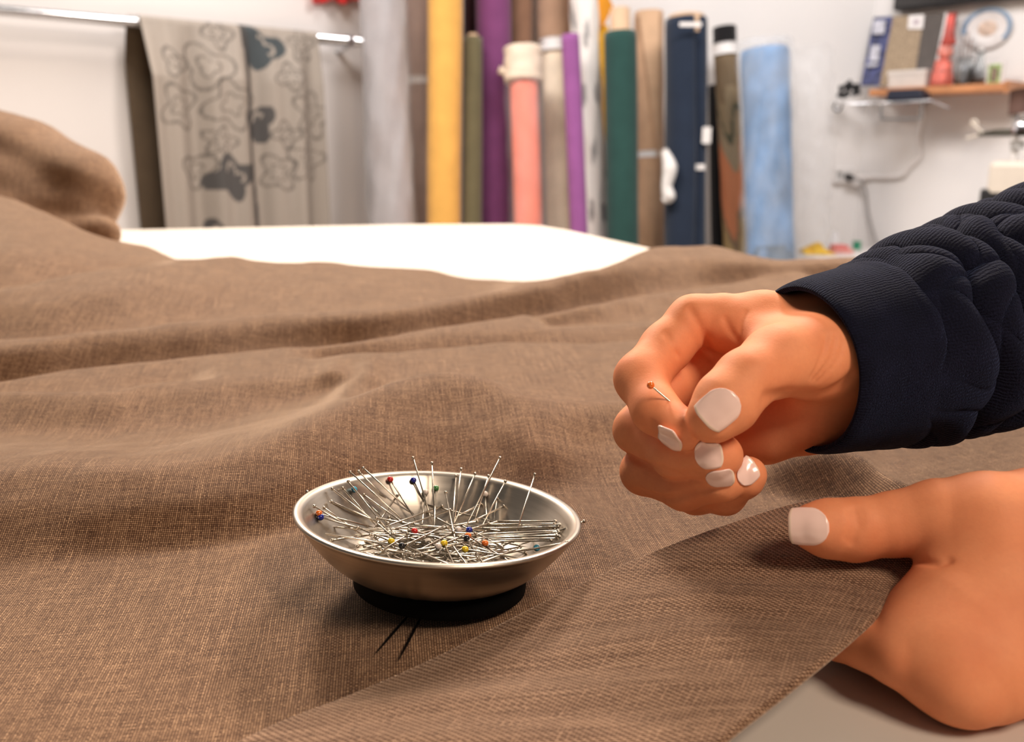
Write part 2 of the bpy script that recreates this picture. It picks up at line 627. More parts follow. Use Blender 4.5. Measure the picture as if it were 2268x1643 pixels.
FLOOR = [(-1100, 1345, .002), (-500, 1330, .002), (0, 1310, .002), (300, 1295, .003), (600, 1300, .005), (800, 1330, .0056), (1000, 1335, .0056), (1150, 1325, .005), (1300, 1330, .003), (1500, 1320, .003), (1700, 1290, .004), (1900, 1300, .004), (2100, 1330, .005), (2400, 1330, .006), (3200, 1330, .006)]
BASE = [(-1100, 1270, .003), (-500, 1266, .0035), (0, 1258, .004), (300, 1232, .0045), (600, 1185, .006), (800, 1125, .0065), (900, 1110, .0065), (1000, 1098, .0065), (1100, 1102, .0065), (1200, 1105, .006), (1300, 1092, .006), (1400, 1125, .004), (1500, 1140, .0035), (1600, 1115, .0035), (1700, 1100, .004), (1800, 1120, .004), (1900, 1150, .005), (2000, 1200, .006), (2100, 1225, .007), (2400, 1050, .012), (3200, 1050, .012)]
FACE = [(-1100, 1125, .0184), (-500, 1118, .0199), (0, 1108, .0216), (300, 1108, .0212), (600, 1070, .0225), (800, 985, .0265), (950, 940, .0285), (1080, 935, .0295), (1165, 962, .0275), (1230, 985, .0220), (1300, 995, .0165), (1400, 992, .0135), (1600, 985, .012), (1750, 985, .013), (1900, 968, .0125), (2300, 970, .012), (3200, 970, .012)]
FA = [(-1100, 1045, .0258), (-500, 1040, .0268), (-200, 1036, .0281), (0, 1033, .0288), (130, 1026, .0296), (260, 1033, .0291), (340, 1035, .0288), (450, 1013, .0300), (560, 985, .0325), (660, 945, .0365), (740, 905, .0395), (830, 855, .0430), (900, 833, .0450), (1000, 823, .0460), (1060, 830, .0445), (1110, 849, .0415), (1165, 876, .0380), (1230, 882, .0345), (1370, 888, .0290), (1500, 890, .0255), (1700, 900, .0215), (1900, 900, .018), (2300, 900, .016), (3200, 900, .016)]
VA = [(-1100, 960, 0.0160), (-500, 960, 0.0160), (0, 962, 0.0170), (200, 962, 0.0165), (420, 948, 0.0165), (600, 905, 0.0190), (760, 862, 0.0225), (840, 851, 0.0260)]
FB = [(-1100, 870, .028), (-500, 868, .029), (0, 867, .030), (150, 866, .030), (250, 863, .030), (330, 847, .030), (500, 838, .030), (640, 833, .029), (760, 841, .027)]
FB2 = [(560, 831, .027), (640, 806, .029), (720, 790, .030), (800, 781, .031), (900, 777, .0315), (1050, 763, .032), (1130, 757, .032), (1280, 760, .031), (1430, 752, .030), (1700, 740, .028), (2400, 730, .02), (3200, 730, .02)]
FC = [(-1100, 915, .022), (-500, 890, .024), (-200, 862, .025), (0, 842, .026), (120, 822, .0275), (250, 805, .0285), (400, 790, .029), (550, 775, .0295), (700, 762, .030), (830, 749, .0305), (900, 741, .031), (1000, 735, .031), (1200, 725, .030), (1430, 717, .029), (1700, 700, .027), (2400, 690, .02), (3200, 690, .02)]
FC1 = [(880, 741, .030), (1000, 718, .033), (1100, 701, .034), (1250, 678, .034), (1400, 652, .035), (1500, 640, .0355), (1700, 612, .036), (1850, 612, .034), (2400, 620, .026), (3200, 630, .02)]
DB = [(-1100, 930, .015), (-500, 900, .016), (0, 856, .017), (200, 828, .0185), (400, 805, .0195), (600, 782, .0205), (850, 752, .022), (1050, 722, .0225), (1130, 707, .0225), (1230, 692, .023), (1420, 662, .025), (1580, 648, .027), (1800, 605, .033), (2400, 605, .025), (3200, 615, .02)]
DM = [(-1100, 840, .035), (-500, 810, .036), (0, 777, .038), (200, 752, .0385), (400, 732, .039), (600, 713, .0395), (850, 699, .0405), (1050, 667, .0425), (1130, 651, .0445), (1230, 633, .047), (1420, 580, .055), (1580, 572, .054), (1720, 585, .046), (1850, 580, .045), (2400, 585, .034), (3200, 600, .02)]
FD = [(-1100, 815, .0375), (-500, 790, .039), (-200, 768, .0405), (0, 752, .0415), (150, 738, .042), (300, 722, .0425), (450, 705, .043), (600, 692, .0435), (700, 688, .0435), (850, 680, .044), (950, 665, .0445), (1050, 650, .046), (1150, 632, .048), (1230, 614, .051), (1330, 585, .058), (1420, 549, .063), (1500, 544, .063), (1580, 542, .061), (1650, 560, .054), (1720, 574, .048), (1850, 569, .047), (1960, 570, .045), (2200, 575, .038), (3200, 600, .02)]
EB = [(-1100, 830, .026), (-500, 800, .028), (0, 776, .030), (200, 756, .031), (400, 736, .032), (600, 718, .033), (800, 702, .034), (950, 684, .035), (1060, 660, .036), (1150, 640, .034)]
EM = [(-1100, 690, .048), (-500, 690, .050), (0, 674, .0535), (200, 640, .059), (400, 618, .058), (600, 612, .052), (800, 616, .0475), (950, 620, .0425), (1060, 625, .037)]
FE = [(-1100, 650, .059), (-500, 655, .060), (-200, 650, .061), (0, 637, .062), (100, 617, .065), (200, 598, .067), (300, 588, .067), (400, 577, .066), (470, 566, .066), (500, 563, .065), (560, 576, .059), (620, 581, .057), (700, 577, .056), (800, 588, .051), (900, 593, .047), (960, 598, .044), (1030, 616, .036), (1130, 620, .030), (1210, 623, .028)]
FF = [(-1100, 300, .150), (-500, 360, .132), (-200, 400, .122), (0, 430, .112), (60, 450, .104), (150, 490, .088), (210, 519, .076), (280, 537, .066), (350, 545, .060), (390, 555, .055), (425, 566, .050)]
FFM = [(-1100, 520, .085), (-200, 550, .078), (0, 550, .080), (150, 560, .072), (280, 566, .064), (400, 568, .058)]
SPUR = [(1205, 1088, .007), (1265, 1116, .0115), (1300, 1142, .0115), (1350, 1175, .0095), (1410, 1210, .0055)]
FG = [(1690, 1010, .016), (1800, 992, .025), (1870, 994, .027), (1930, 1012, .027), (1985, 1052, .027), (2060, 1090, .024), (2200, 1110, .016)]

fold([(-1100, 1950, .001), (1134, 1950, .001), (3200, 1950, .001)], prio=9)
fold(FLOOR, prio=3)
fold(FA, prio=5, name='A')
fold(FACE, prio=3, name='Am', front='A', gap=.007)
fold(BASE, prio=3, front='Am', gap=.012)
fold(VA, (0, .06), prio=3)
fold([FA[i] for i in range(10, len(FA))], (.05, 0), .015, [.029, .031, .033, .034, .0335, .032, .029, .026, .0235, .0195, .016, .0145, .014, .014], prio=2)
fold([FA[i] for i in range(10, len(FA))], (.05, 0), .045, [.024, .0255, .0265, .027, .027, .0265, .026, .0255, .025, .023, .021, .0195, .018, .017], prio=2)
fold(FB, (0, .06), prio=4)
fold(FB[:7], (0, .05), .013, .0205, prio=2)
fold(FB2, (.05, 0), prio=4)
fold(FB2[1:], (.05, 0), .026, [.016, .0165, .017, .017, .017, .015], prio=2)
fold(FC, prio=5)
fold(FC, (0, 0), [.012, .012, .012, .012, .012, .012, .012, .014, .018, .024, .034, .048, .055, .060, .060, .060], [.013, .0140, .0150, .0155, .0160, .0165, .017, .0175, .018, .0185, .0185, .018, .018, .018, .017, .015], prio=2)
fold(FC1, (.05, 0), prio=4)
fold(FC1[1:], (.05, .0), .014, [.0215, .022, .0225, .023, .024, .024, .020, .016], prio=2)
fold(FD, prio=6, name='D')
fold(DM, prio=3, name='Dm', front='D', gap=.007)
fold(DB, prio=3, front='Dm', gap=.009)
fold(FD[:13], (0, .05), .016, [.025, .028, .030, .031, .032, .033, .035, .037], prio=2)
fold(FE, (0, .06), prio=6, name='E')
fold(EM, (0, .05), prio=3, name='Em', front='E', gap=.012)
fold(EB, (0, .05), prio=3, front='Em', gap=.016)
fold(FD[12:], (.06, 0), .050, .022, prio=2)
fold(FD[12:], (.06, 0), .100, .001, prio=2)
fold(FE[9:], (.06, .05), .045, .018, prio=2)
fold(FE[9:], (.06, .05), .090, .001, prio=2)
fold(FE[:8], (0, .05), .022, .048, prio=2)
fold(FFM, (0, .06), prio=3)
fold(FF, (0, .05), prio=6)
fold(FF, (0, .05), .060, .030, prio=2)
fold(FF, (0, .05), .120, .002, prio=2)
fold(SPUR, (.04, .05), prio=2)
fold(FG, (.03, .01), prio=4)
fold(FG, (.03, .01), .022, .009, prio=2)


def pchip(x, y, q):
    h = np.diff(x)
    d = np.diff(y) / h
    m = np.zeros(len(x))
    s = d[:-1] * d[1:] > 0
    w1, w2 = 2 * h[1:] + h[:-1], h[1:] + 2 * h[:-1]
    with np.errstate(divide='ignore', invalid='ignore'):
        m[1:-1] = np.where(s, (w1 + w2) / (w1 / d[:-1] + w2 / d[1:]), 0)
    i = np.clip(np.searchsorted(x, q) - 1, 0, len(h) - 1)
    t = (q - x[i]) / h[i]
    t = np.clip(t, 0, 1)
    return (y[i] * (1 + 2 * t) * (1 - t) ** 2 + m[i] * h[i] * t * (1 - t) ** 2 + y[i + 1] * t * t * (3 - 2 * t) + m[i + 1] * h[i] * t * t * (t - 1))


YY = 0.165 * (1.34 / 0.165) ** np.linspace(0, 1, NYY)


def build_field():
    Z = np.empty((NPH, NYY))
    for c in range(NPH):
        kn = [(Y[c], z[c], w[c], p) for Y, z, w, p in FOLDS if w[c] > 0]
        kn.sort(key=lambda k: -k[3])
        xs, ys = [0.10, 1.5], [0.001, 0.0008]
        last = max(k[0] for k in kn)
        if last < 1.3:
            xs.append(last + 0.06 if last < 1.24 else 1.4); ys.append(0.0009)
        for Y, z, w, p in kn:
            if min(abs(Y - x) for x in xs) < 0.006:
                continue
            o = np.argsort(xs)
            if w < 1:
                z = z * w + (1 - w) * float(pchip(np.array(xs)[o], np.array(ys)[o], np.array([Y]))[0])
            xs.append(Y); ys.append(z)
        o = np.argsort(xs)
        Z[c] = pchip(np.array(xs)[o], np.array(ys)[o], YY)
    k = np.exp(-0.5 * (np.arange(-9, 10) / 3.2) ** 2); k /= k.sum()
    Zp = np.pad(Z, ((9, 9), (0, 0)), mode='edge')
    Z = sum(k[i] * Zp[i:i + NPH] for i in range(19))
    k = np.exp(-0.5 * (np.arange(-4, 5) / 1.3) ** 2); k /= k.sum()
    Zp = np.pad(Z, ((0, 0), (4, 4)), mode='edge')
    Z = sum(k[i] * Zp[:, i:i + NYY] for i in range(9))
    X = PHI[:, None] * YY[None, :]
    Y = np.broadcast_to(YY[None, :], X.shape)
    w = (np.sin(X * 95 + Y * 60 + 2 * np.sin(Y * 23)) * np.sin(Y * 70 - X * 38) * 0.0004 + 0.0002 * np.sin(X * 130 - Y * 90 + 3 * np.sin(X * 31)) * np.sin(Y * 170 + X * 60))
    return X, Y, np.maximum(Z + w * np.clip((Z - 0.004) / 0.01, 0.12, 1), 0.0007)


CX, CY, CZ = build_field()


# hem flap edges
HU = [(250, 1770, .004), (430, 1692, .005), (620, 1600, .007), (800, 1530, .010), (1000, 1440, .014), (1200, 1337, .019), (1400, 1243, .024), (1600, 1166, .029), (1760, 1116, .033), (1850, 1100, .0335), (1935, 1120, .031)]
HL = [(1180, 2000, .005), (1330, 1880, .008), (1450, 1770, .011), (1590, 1632, .016), (1710, 1538, .020), (1830, 1442, .0235), (1915, 1370, .026), (1975, 1318, .0275), (2020, 1272, .029), (2040, 1245, .030), (2060, 1215, .030)]
NS, NV = 150, 44
hu = np.array([pz(*p) for p in catmull(HU, NS)])
hl = np.array([pz(*p) for p in catmull(HL, NS)])


def in_poly(P, poly):
    x, y = P[:, 0], P[:, 1]
    ins = np.zeros(len(P), bool)
    n = len(poly)
    for i in range(n):
        x1, y1 = poly[i]
        x2, y2 = poly[(i + 1) % n]
        c = ((y1 > y) != (y2 > y)) & (x < (x2 - x1) * (y - y1) / (y2 - y1 + 1e-15) + x1)
        ins ^= c
    return ins


linen_root = thing('linen_fabric', 'wide length of brown woven linen rumpled across the white table', 'fabric', (0, 0.6, TZ))


def make_cloth():
    P = np.stack([CX.ravel(), CY.ravel()], 1)
    Z = CZ.ravel()
    # arc-length uv so the weave does not stretch on steep faces
    dl = np.sqrt(np.diff(CY, axis=1, prepend=CY[:, :1]) ** 2 + np.diff(CZ, axis=1, prepend=CZ[:, :1]) ** 2)
    sl = np.cumsum(dl, 1) + CY[:, :1]
    u = PHI[:, None] * sl
    a = math.radians(-8)
    uu = (u * math.cos(a) - sl * math.sin(a)).ravel()
    vv = (u * math.sin(a) + sl * math.cos(a)).ravel()
    # outline of the cloth in plan
    mid = (hu * 0.55 + hl * 0.45)[:, :2]
    back = []
    for p in FE[9:][::-1]:
        w = pz(*p)[:2]
        back.append(w * (1 + .085 / np.linalg.norm(w)))
    for p in FF[5:][::-1]:
        w = pz(*p)[:2]
        back.append(w * (1 + .11 / np.linalg.norm(w)))
    right = []
    for p in FD[15:20][::-1]:
        w = pz(*p)[:2]
        right.append(w * (1 + .095 / np.linalg.norm(w)))
    poly = [(-1.3, 0.1)] + [tuple(m) for m in mid[::4]] + [tuple(pz(2120, 1190, .01)[:2]), tuple(pz(2400, 1150, .01)[:2]), (0.70, 0.36), (0.70, 0.90)] + [tuple(q) for q in right] + [tuple(q) for q in back] + [(-0.70, 1.22), (-1.3, 1.22)]
    keep = in_poly(P, poly)
    V = np.stack([P[:, 0], P[:, 1], Z + TZ], 1)
    fs = [f for f in grid_faces(NPH, NYY) if keep[f[0]] and keep[f[1]] and keep[f[2]] and keep[f[3]]]
    used = np.zeros(len(V), bool)
    used[np.array(fs).ravel()] = True
    idx = np.cumsum(used) - 1
    fs = idx[np.array(fs)]
    o = mesh_obj('cloth', V[used], fs, M_LINEN, linen_root, uv=np.stack([uu, vv], 1)[used])
    return o


make_cloth()


def make_hem():
    # closed flat roll: top, rounded lower edge, underside, rounded upper edge
    th = 0.0034
    V, UV = [], []
    sec = []
    nrm = np.array([0, 0, 1.0])
    K = 6
    per = NV + K + NV + K
    sl = np.concatenate([[0], np.cumsum(np.linalg.norm(np.diff((hu + hl) / 2, axis=0), axis=1))])
    for i in range(NS):
        a, b = hu[i], hl[i]
        wd = np.linalg.norm(b - a)
        d = (b - a) / wd
        n = nrm - d * d[2]
        n /= np.linalg.norm(n)
        def top(v):
            bul = 0.0022 * math.sin(math.pi * v) * min(1, wd / 0.05)
            wv = 0.0006 * math.sin(i * 0.16 + v * 5) + 0.0004 * math.sin(i * 0.37 - v * 9)
            return a + d * wd * v + n * (bul + wv * math.sin(math.pi * v))
        ring = []
        for j in range(NV):
            v = j / (NV - 1)
            ring.append((top(v), v * wd))
        for j in range(K):
            t = math.pi * (j + 0.5) / K
            c = b - n * th / 2
            ring.append((c + n * th / 2 * math.cos(t) + d * th / 2 * math.sin(t), wd + th / 2 * t))
        for j in range(NV):
            v = 1 - j / (NV - 1)
            ring.append((top(v) - n * th, wd + 0.006 + (1 - v) * wd))
        for j in range(K):
            t = math.pi * (j + 0.5) / K
            c = a - n * th / 2
            ring.append((c - n * th / 2 * math.cos(t) - d * th / 2 * math.sin(t), -th / 2 * (math.pi - t)))
        for p, q in ring:
            V.append(p)
            UV.append(((sl[i] - 0.55 * q) / 1.1413, (q + 0.55 * sl[i]) / 1.1413))     # threads run askew to the fold
    fs = [tuple(reversed(f)) for f in grid_faces(NS, per, wrap_v=True)]
    fs.append(tuple(range(per)))
    fs.append(tuple(reversed(range((NS - 1) * per, NS * per))))
    o = mesh_obj('folded_hem', V, fs, M_HEM, linen_root, uv=UV)
    o['label'] = 'thick folded hem of the brown linen held under the thumb'


make_hem()


# ------------------------------------------------------------------ signed distance modelling
def smin(a, b, k):
    h = np.clip(0.5 + 0.5 * (b - a) / k, 0, 1)
    return b * (1 - h) + a * h - k * h * (1 - h)


def rcone(P, a, b, ra, rb):
    a = a.astype(np.float32); b = b.astype(np.float32)
    ab = b - a
    L2 = float(ab @ ab) + 1e-12
    t = np.clip(((P - a) @ ab) / L2, 0, 1)
    q = P - a - t[:, None] * ab
    return np.sqrt((q * q).sum(1)) - (ra + (rb - ra) * t)


def chain_d(P, pts, rad, k):
    d = None
    for i in range(len(pts) - 1):
        c = rcone(P, pts[i], pts[i + 1], rad[i], rad[i + 1])
        d = c if d is None else smin(d, c, k)
    return d


def surface_nets(f, lo, hi, h):
    n = np.ceil((hi - lo) / h).astype(int) + 1
    ax = [lo[i] + h * np.arange(n[i]) for i in range(3)]
    C = 4
    nc = (n + C - 1) // C + 1
    cg = np.stack(np.meshgrid(*[lo[i] + h * C * np.arange(nc[i]) for i in range(3)], indexing='ij'), -1).reshape(-1, 3).astype(np.float32)
    dc = f(cg).reshape(nc).astype(np.float32)
    D = dc
    for i in range(3):
        D = np.take(D, np.minimum((np.arange(n[i]) + C // 2) // C, nc[i] - 1), axis=i)
    D = D.copy()
    near = np.argwhere(np.abs(D) < h * C * 1.9)
    for i in range(0, len(near), 150000):
        q = near[i:i + 150000]
        D[q[:, 0], q[:, 1], q[:, 2]] = f((lo + h * q).astype(np.float32))
    S = D < 0
    cnt = sum(S[i:n[0] - 1 + i, j:n[1] - 1 + j, k:n[2] - 1 + k].astype(np.int8) for i in (0, 1) for j in (0, 1) for k in (0, 1))
    act = (cnt > 0) & (cnt < 8)
    I = np.argwhere(act)
    idx = -np.ones(act.shape, np.int64)
    idx[act] = np.arange(len(I))
    acc = np.zeros((len(I), 3)); num = np.zeros(len(I))
    corners = [(i, j, k) for i in (0, 1) for j in (0, 1) for k in (0, 1)]
    val = {c: D[I[:, 0] + c[0], I[:, 1] + c[1], I[:, 2] + c[2]] for c in corners}
    for c in corners:
        for axn in range(3):
            if c[axn] == 0:
                c2 = list(c); c2[axn] = 1; c2 = tuple(c2)
                a, b = val[c], val[c2]
                m = (a < 0) != (b < 0)
                t = np.where(m, a / np.where(m, a - b, 1), 0)
                p = np.array(c, float)[None, :].repeat(len(I), 0)
                p[:, axn] += t
                acc[m] += p[m]
                num[m] += 1
    V = lo + h * (I + acc / num[:, None])
    F_ = []
    for axn in range(3):
        o1, o2 = [(1, 2), (2, 0), (0, 1)][axn]
        sl0 = [slice(None)] * 3; sl1 = [slice(None)] * 3
        sl0[axn] = slice(0, -1); sl1[axn] = slice(1, None)
        A, B = S[tuple(sl0)], S[tuple(sl1)]
        E = np.argwhere(A != B)
        E = E[(E[:, o1] > 0) & (E[:, o2] > 0) & (E[:, o1] < n[o1] - 1) & (E[:, o2] < n[o2] - 1)]
        sgn = A[E[:, 0], E[:, 1], E[:, 2]]
        def cell(d1, d2):
            q = E.copy(); q[:, o1] -= d1; q[:, o2] -= d2
            return idx[q[:, 0], q[:, 1], q[:, 2]]
        q = np.stack([cell(1, 1), cell(0, 1), cell(0, 0), cell(1, 0)], 1)
        q[~sgn] = q[~sgn][:, ::-1]
        F_.append(q)
    return V, np.concatenate(F_)


class Hand:
    def __init__(self):
        self.palm = []      # chains blended softly
        self.fing = []      # chains kept distinct
        self.groove = []

    def P(self, pts):
        q = np.array([pix(p[0], p[1], p[2]) for p in pts])
        r = np.array([p[3] * 1e-3 for p in pts])
        q[:, 2] = np.maximum(q[:, 2], TZ + r + 0.0012)
        return q, r

    def add_palm(self, *pts):
        self.palm.append(self.P(pts))

    def add_finger(self, *pts):
        self.fing.append(self.P(pts))
        return self.fing[-1][0]

    def crease(self, pts, width, depth):
        q = np.array([pix(*p) for p in pts])
        self.groove.append((q, width * 1e-3, depth * 1e-3))

    def surf(self, px, py):
        """point where the pixel ray meets the surface"""
        r = ray(px, py); r = r / np.linalg.norm(r)
        t = 0.18
        for _ in range(120):
            d = float(self.sdf((CAM + r * t)[None, :].astype(np.float32))[0])
            t += max(0.0002, 0.7 * d) if d > 0 else 0
            if d < 0.0002 or t > 0.8:
                break
        return CAM + r * t

    def fold_line(self, px, width, depth):
        """a skin fold traced in the photograph, pressed into the surface it lies on"""
        q = catmull(np.array([self.surf(*p) for p in px]), 3 * len(px))
        self.groove.append((q, width * 1e-3, depth * 1e-3))

    def sdf(self, X):
        d = None
        for pts, r in self.palm:
            c = chain_d(X, pts, r, 0.005)
            d = c if d is None else smin(d, c, 0.010)
        for pts, r in self.fing:
            d = smin(d, chain_d(X, pts, r, 0.0035), 0.0007)
        for q, w, dep in self.groove:
            g = None
            for i in range(len(q) - 1):
                c = rcone(X, q[i], q[i + 1], 0.0, 0.0)
                g = c if g is None else np.minimum(g, c)
            d = d + dep * np.exp(-(g / w) ** 2)
        return d

    def mesh(self, lo, hi, h):
        return surface_nets(self.sdf, lo, hi, h)

    def box(self, margin=0.004):
        A = [p - r[:, None] for p, r in self.palm + self.fing]
        B = [p + r[:, None] for p, r in self.palm + self.fing]
        return np.concatenate(A).min(0) - margin, np.concatenate(B).max(0) + margin

    def nail(self, base, tip, normal, width, mat, parent, overhang=0.0012, curve=0.35):
        """a nail plate hugging the finger: base/tip are world points near the surface"""
        ax = tip - base
        L = np.linalg.norm(ax); ax = ax / L
        nn = normal - ax * normal.dot(ax); nn /= np.linalg.norm(nn)
        sd = np.cross(ax, nn)
        nu, nv = 13, 15
        us = np.linspace(-1, 1, nu); vs = np.linspace(0, 1, nv)
        Q = []
        for v in vs:
            wf = math.sqrt(max(0.0, 1 - (1 - min(1, (v + 0.012) / 0.40)) ** 2)) if v < 0.40 else 1.0 - 0.06 * max(0, (v - 0.6) / 0.4) ** 2
            wf = max(wf, 0.22)
            for u in us:
                vv = v - 0.14 * abs(u) ** 3 * max(0.0, (v - 0.5) / 0.5)
                Q.append(base + ax * vv * L + sd * u * wf * width / 2)
        Q = np.array(Q)
        start = Q + nn * 0.014
        t = np.zeros(len(Q))
        for _ in range(60):
            d = self.sdf((start - nn * t[:, None]).astype(np.float32))
            t += np.clip(d * 0.8, -0.001, 0.004)
        hgt = 0.014 - t
        hgt = hgt.reshape(nv, nu)
        # a regular transverse arch and a nearly straight long profile
        mid = np.median(hgt[3:9, nu // 2 - 1:nu // 2 + 2])
        prof = np.polyfit(vs[1:10], hgt[1:10, nu // 2], 1)
        cl = np.polyval(prof, vs)
        cl = np.where(vs > 0.62, np.polyval(prof, 0.62) + (vs - 0.62) * min(prof[0], 0.0) * 1.0, cl)
        arch = curve * (us * width / 2) ** 2 / (width / 2)
        hs = cl[:, None] - arch[None, :] * 0.9
        hs = np.maximum(hs, hgt + 0.0003)
        for _ in range(3):
            q = np.pad(hs, 1, mode='edge')
            hs = np.maximum(hs, (q[1:-1, 1:-1] * 2 + q[:-2, 1:-1] + q[2:, 1:-1] + q[1:-1, :-2] + q[1:-1, 2:]) / 6)
        hs = hs + 0.0002
        top = Q + nn * hs.reshape(-1)[:, None]
        bot = top - nn * 0.0006
        V = np.concatenate([top, bot])
        fs = grid_faces(nv, nu)
        fs2 = [tuple(reversed([k + nv * nu for k in f])) for f in fs]
        rim = [j for j in range(nu)] + [i * nu + nu - 1 for i in range(1, nv)] + [(nv - 1) * nu + j for j in range(nu - 2, -1, -1)] + [i * nu for i in range(nv - 2, 0, -1)]
        side = [(rim[i], rim[(i + 1) % len(rim)], rim[(i + 1) % len(rim)] + nv * nu, rim[i] + nv * nu) for i in range(len(rim))]
        o = mesh_obj('fingernail', V, fs + fs2 + side, mat, parent)
        o.data.materials.append(M_NAILTIP)
        for p in o.data.polygons:
            if p.index < len(fs) and p.index // (nu - 1) >= nv - 2:
                p.material_index = 1
        return o


def camdir(x, y, z):
    """direction from camera-frame components: right, down, towards the camera"""
    v = RGT * x - UPV * y - FWD * z
    return v / np.linalg.norm(v)


HSTEP = 0.00075
# ---- right hand (upper in the picture), palm towards the camera, pinching a pin
RH = Hand()
RH.add_palm((1905, 800, .352, 19), (1800, 735, .348, 15), (1690, 712, .346, 11), (1545, 706, .345, 9.2))       # index metacarpal
RH.add_palm((1905, 830, .362, 18), (1760, 800, .362, 12), (1560, 790, .362, 9.5))                              # middle
RH.add_palm((1890, 880, .362, 17), (1740, 880, .366, 12), (1570, 880, .366, 9))                               # ring
RH.add_palm((1880, 900, .352, 17), (1790, 915, .350, 15), (1690, 955, .352, 12), (1610, 975, .354, 9))          # hypothenar / little
RH.add_palm((1860, 795, .336, 16), (1800, 790, .328, 15), (1725, 800, .316, 12.5))                              # thenar
RH.add_palm((1860, 760, .345, 15), (1990, 790, .362, 24), (2120, 735, .38, 25))           # wrist, forearm
RH.add_palm((1700, 768, .330, 7.5), (1625, 738, .340, 7.0))                                                    # web
thumbR = RH.add_finger((1800, 790, .328, 15), (1722, 800, .316, 12.3), (1652, 842, .304, 10.2), (1608, 892, .300, 10.4), (1578, 925, .2985, 8.6))
indexR = RH.add_finger((1600, 704, .345, 9.6), (1535, 710, .345, 9.4), (1475, 770, .341, 9.2), (1420, 838, .331, 9.4), (1452, 908, .317, 8.0), (1512, 953, .306, 7.1))
midR = RH.add_finger((1560, 790, .362, 9.5), (1480, 860, .352, 9.0), (1413, 952, .338, 8.7), (1495, 1008, .320, 7.9), (1585, 1012, .308, 7.4), (1600, 1008, .3075, 6.8))
ringR = RH.add_finger((1570, 880, .366, 9.0), (1500, 960, .354, 8.6), (1426, 1044, .340, 8.3), (1515, 1082, .324, 7.4), (1600, 1066, .312, 6.6), (1612, 1060, .3115, 6.2))
pinkR = RH.add_finger((1610, 975, .354, 8.6), (1560, 1040, .345, 7.8), (1540, 1092, .337, 7.4), (1606, 1095, .324, 6.8), (1650, 1060, .314, 6.0), (1660, 1048, .3135, 5.6))
GR = []
for px_, w_, d_ in (
        ([(1441, 937), (1466, 956), (1490, 976)], 1.0, 0.6),
        ([(1384, 1001), (1420, 1022), (1459, 1037), (1512, 1052), (1550, 1044)], 1.3, 1.5),
        ([(1412, 1089), (1450, 1100), (1490, 1104), (1547, 1086), (1600, 1078)], 1.3, 1.4),
        ([(1700, 880), (1740, 874), (1800, 876), (1850, 862), (1885, 838)], 2.6, 2.0),
        ([(1833, 739), (1819, 792), (1798, 834)], 1.0, 0.75),
        ([(1851, 746), (1840, 795), (1803, 841)], 1.0, 0.85),
        ([(1867, 754), (1856, 795), (1812, 845)], 0.9, 0.7),
        ([(1529, 686), (1548, 720), (1563, 752), (1577, 795)], 1.5, 1.3),
        ([(1476, 739), (1496, 778), (1502, 834)], 1.2, 0.9),
        ([(1606, 705), (1616, 730), (1632, 752)], 1.1, 0.8),
        ([(1652, 690), (1644, 712), (1640, 735)], 0.9, 0.5),
        ([(1596, 955), (1625, 930), (1640, 905)], 0.8, 0.45)):
    RH.fold_line(px_, w_, d_)

# ---- left hand (lower in the picture), thumb on top of the hem, fingers under it
LH = Hand()
LH.add_palm((2480, 1230, .30, 26), (2330, 1180, .293, 21), (2180, 1160, .292, 16), (2085, 1152, .295, 13.0))     # thumb metacarpal
LH.add_palm((2470, 1290, .296, 26), (2300, 1400, .281, 20), (2190, 1480, .270, 14), (2142, 1525, .2645, 10.2))   # index metacarpal
LH.add_palm((2185, 1262, .289, 8.5), (2128, 1348, .283, 15.5), (2140, 1430, .276, 15))                               # first web muscle
LH.add_palm((2110, 1385, .279, 15), (2052, 1428, .2755, 11.5), (2012, 1400, .2890, 10.5))
LH.add_palm((2180, 1480, .268, 12), (2100, 1490, .2665, 10.0), (2000, 1448, .2725, 9.0))
LH.add_palm((2100, 1430, .274, 12.5), (2060, 1400, .280, 12.0))
LH.add_palm((2200, 1250, .290, 19), (2230, 1370, .282, 20))
LH.add_palm((2500, 1330, .300, 24), (2380, 1430, .285, 17), (2290, 1500, .276, 12))                               # middle metacarpal
LH.add_palm((2560, 1360, .305, 22), (2470, 1450, .290, 15), (2400, 1500, .283, 10.5))                             # ring
LH.add_palm((2620, 1360, .312, 20), (2560, 1450, .297, 13), (2500, 1490, .291, 9.5))                              # little
LH.add_palm((2480, 1260, .300, 27), (2650, 1230, .315, 25), (3000, 1130, .345, 29))         # wrist, forearm
thumbL = LH.add_finger((2180, 1160, .292, 16), (2080, 1150, .2955, 12.6), (1985, 1160, .299, 10.2), (1890, 1173, .300, 10.0), (1830, 1170, .2995, 9.2), (1795, 1167, .2985, 7.0))
LH.add_finger((2190, 1480, .270, 13), (2142, 1525, .2645, 10.2), (2000, 1452, .272, 9.3), (1850, 1398, .293, 8.4), (1790, 1340, .310, 7.6), (1805, 1295, .323, 6.8))
LH.add_finger((2290, 1500, .276, 12), (2150, 1450, .284, 9.3), (1970, 1385, .308, 8.6), (1880, 1335, .322, 7.8), (1890, 1290, .333, 7.0))
LH.add_finger((2400, 1500, .283, 10.5), (2250, 1440, .297, 9.0), (2060, 1370, .317, 8.2), (1970, 1310, .330, 7.5), (1980, 1270, .338, 6.8))
LH.add_finger((2500, 1490, .291, 9.5), (2370, 1430, .306, 8.0), (2200, 1370, .324, 7.2), (2110, 1320, .335, 6.6), (2115, 1280, .342, 6.0))
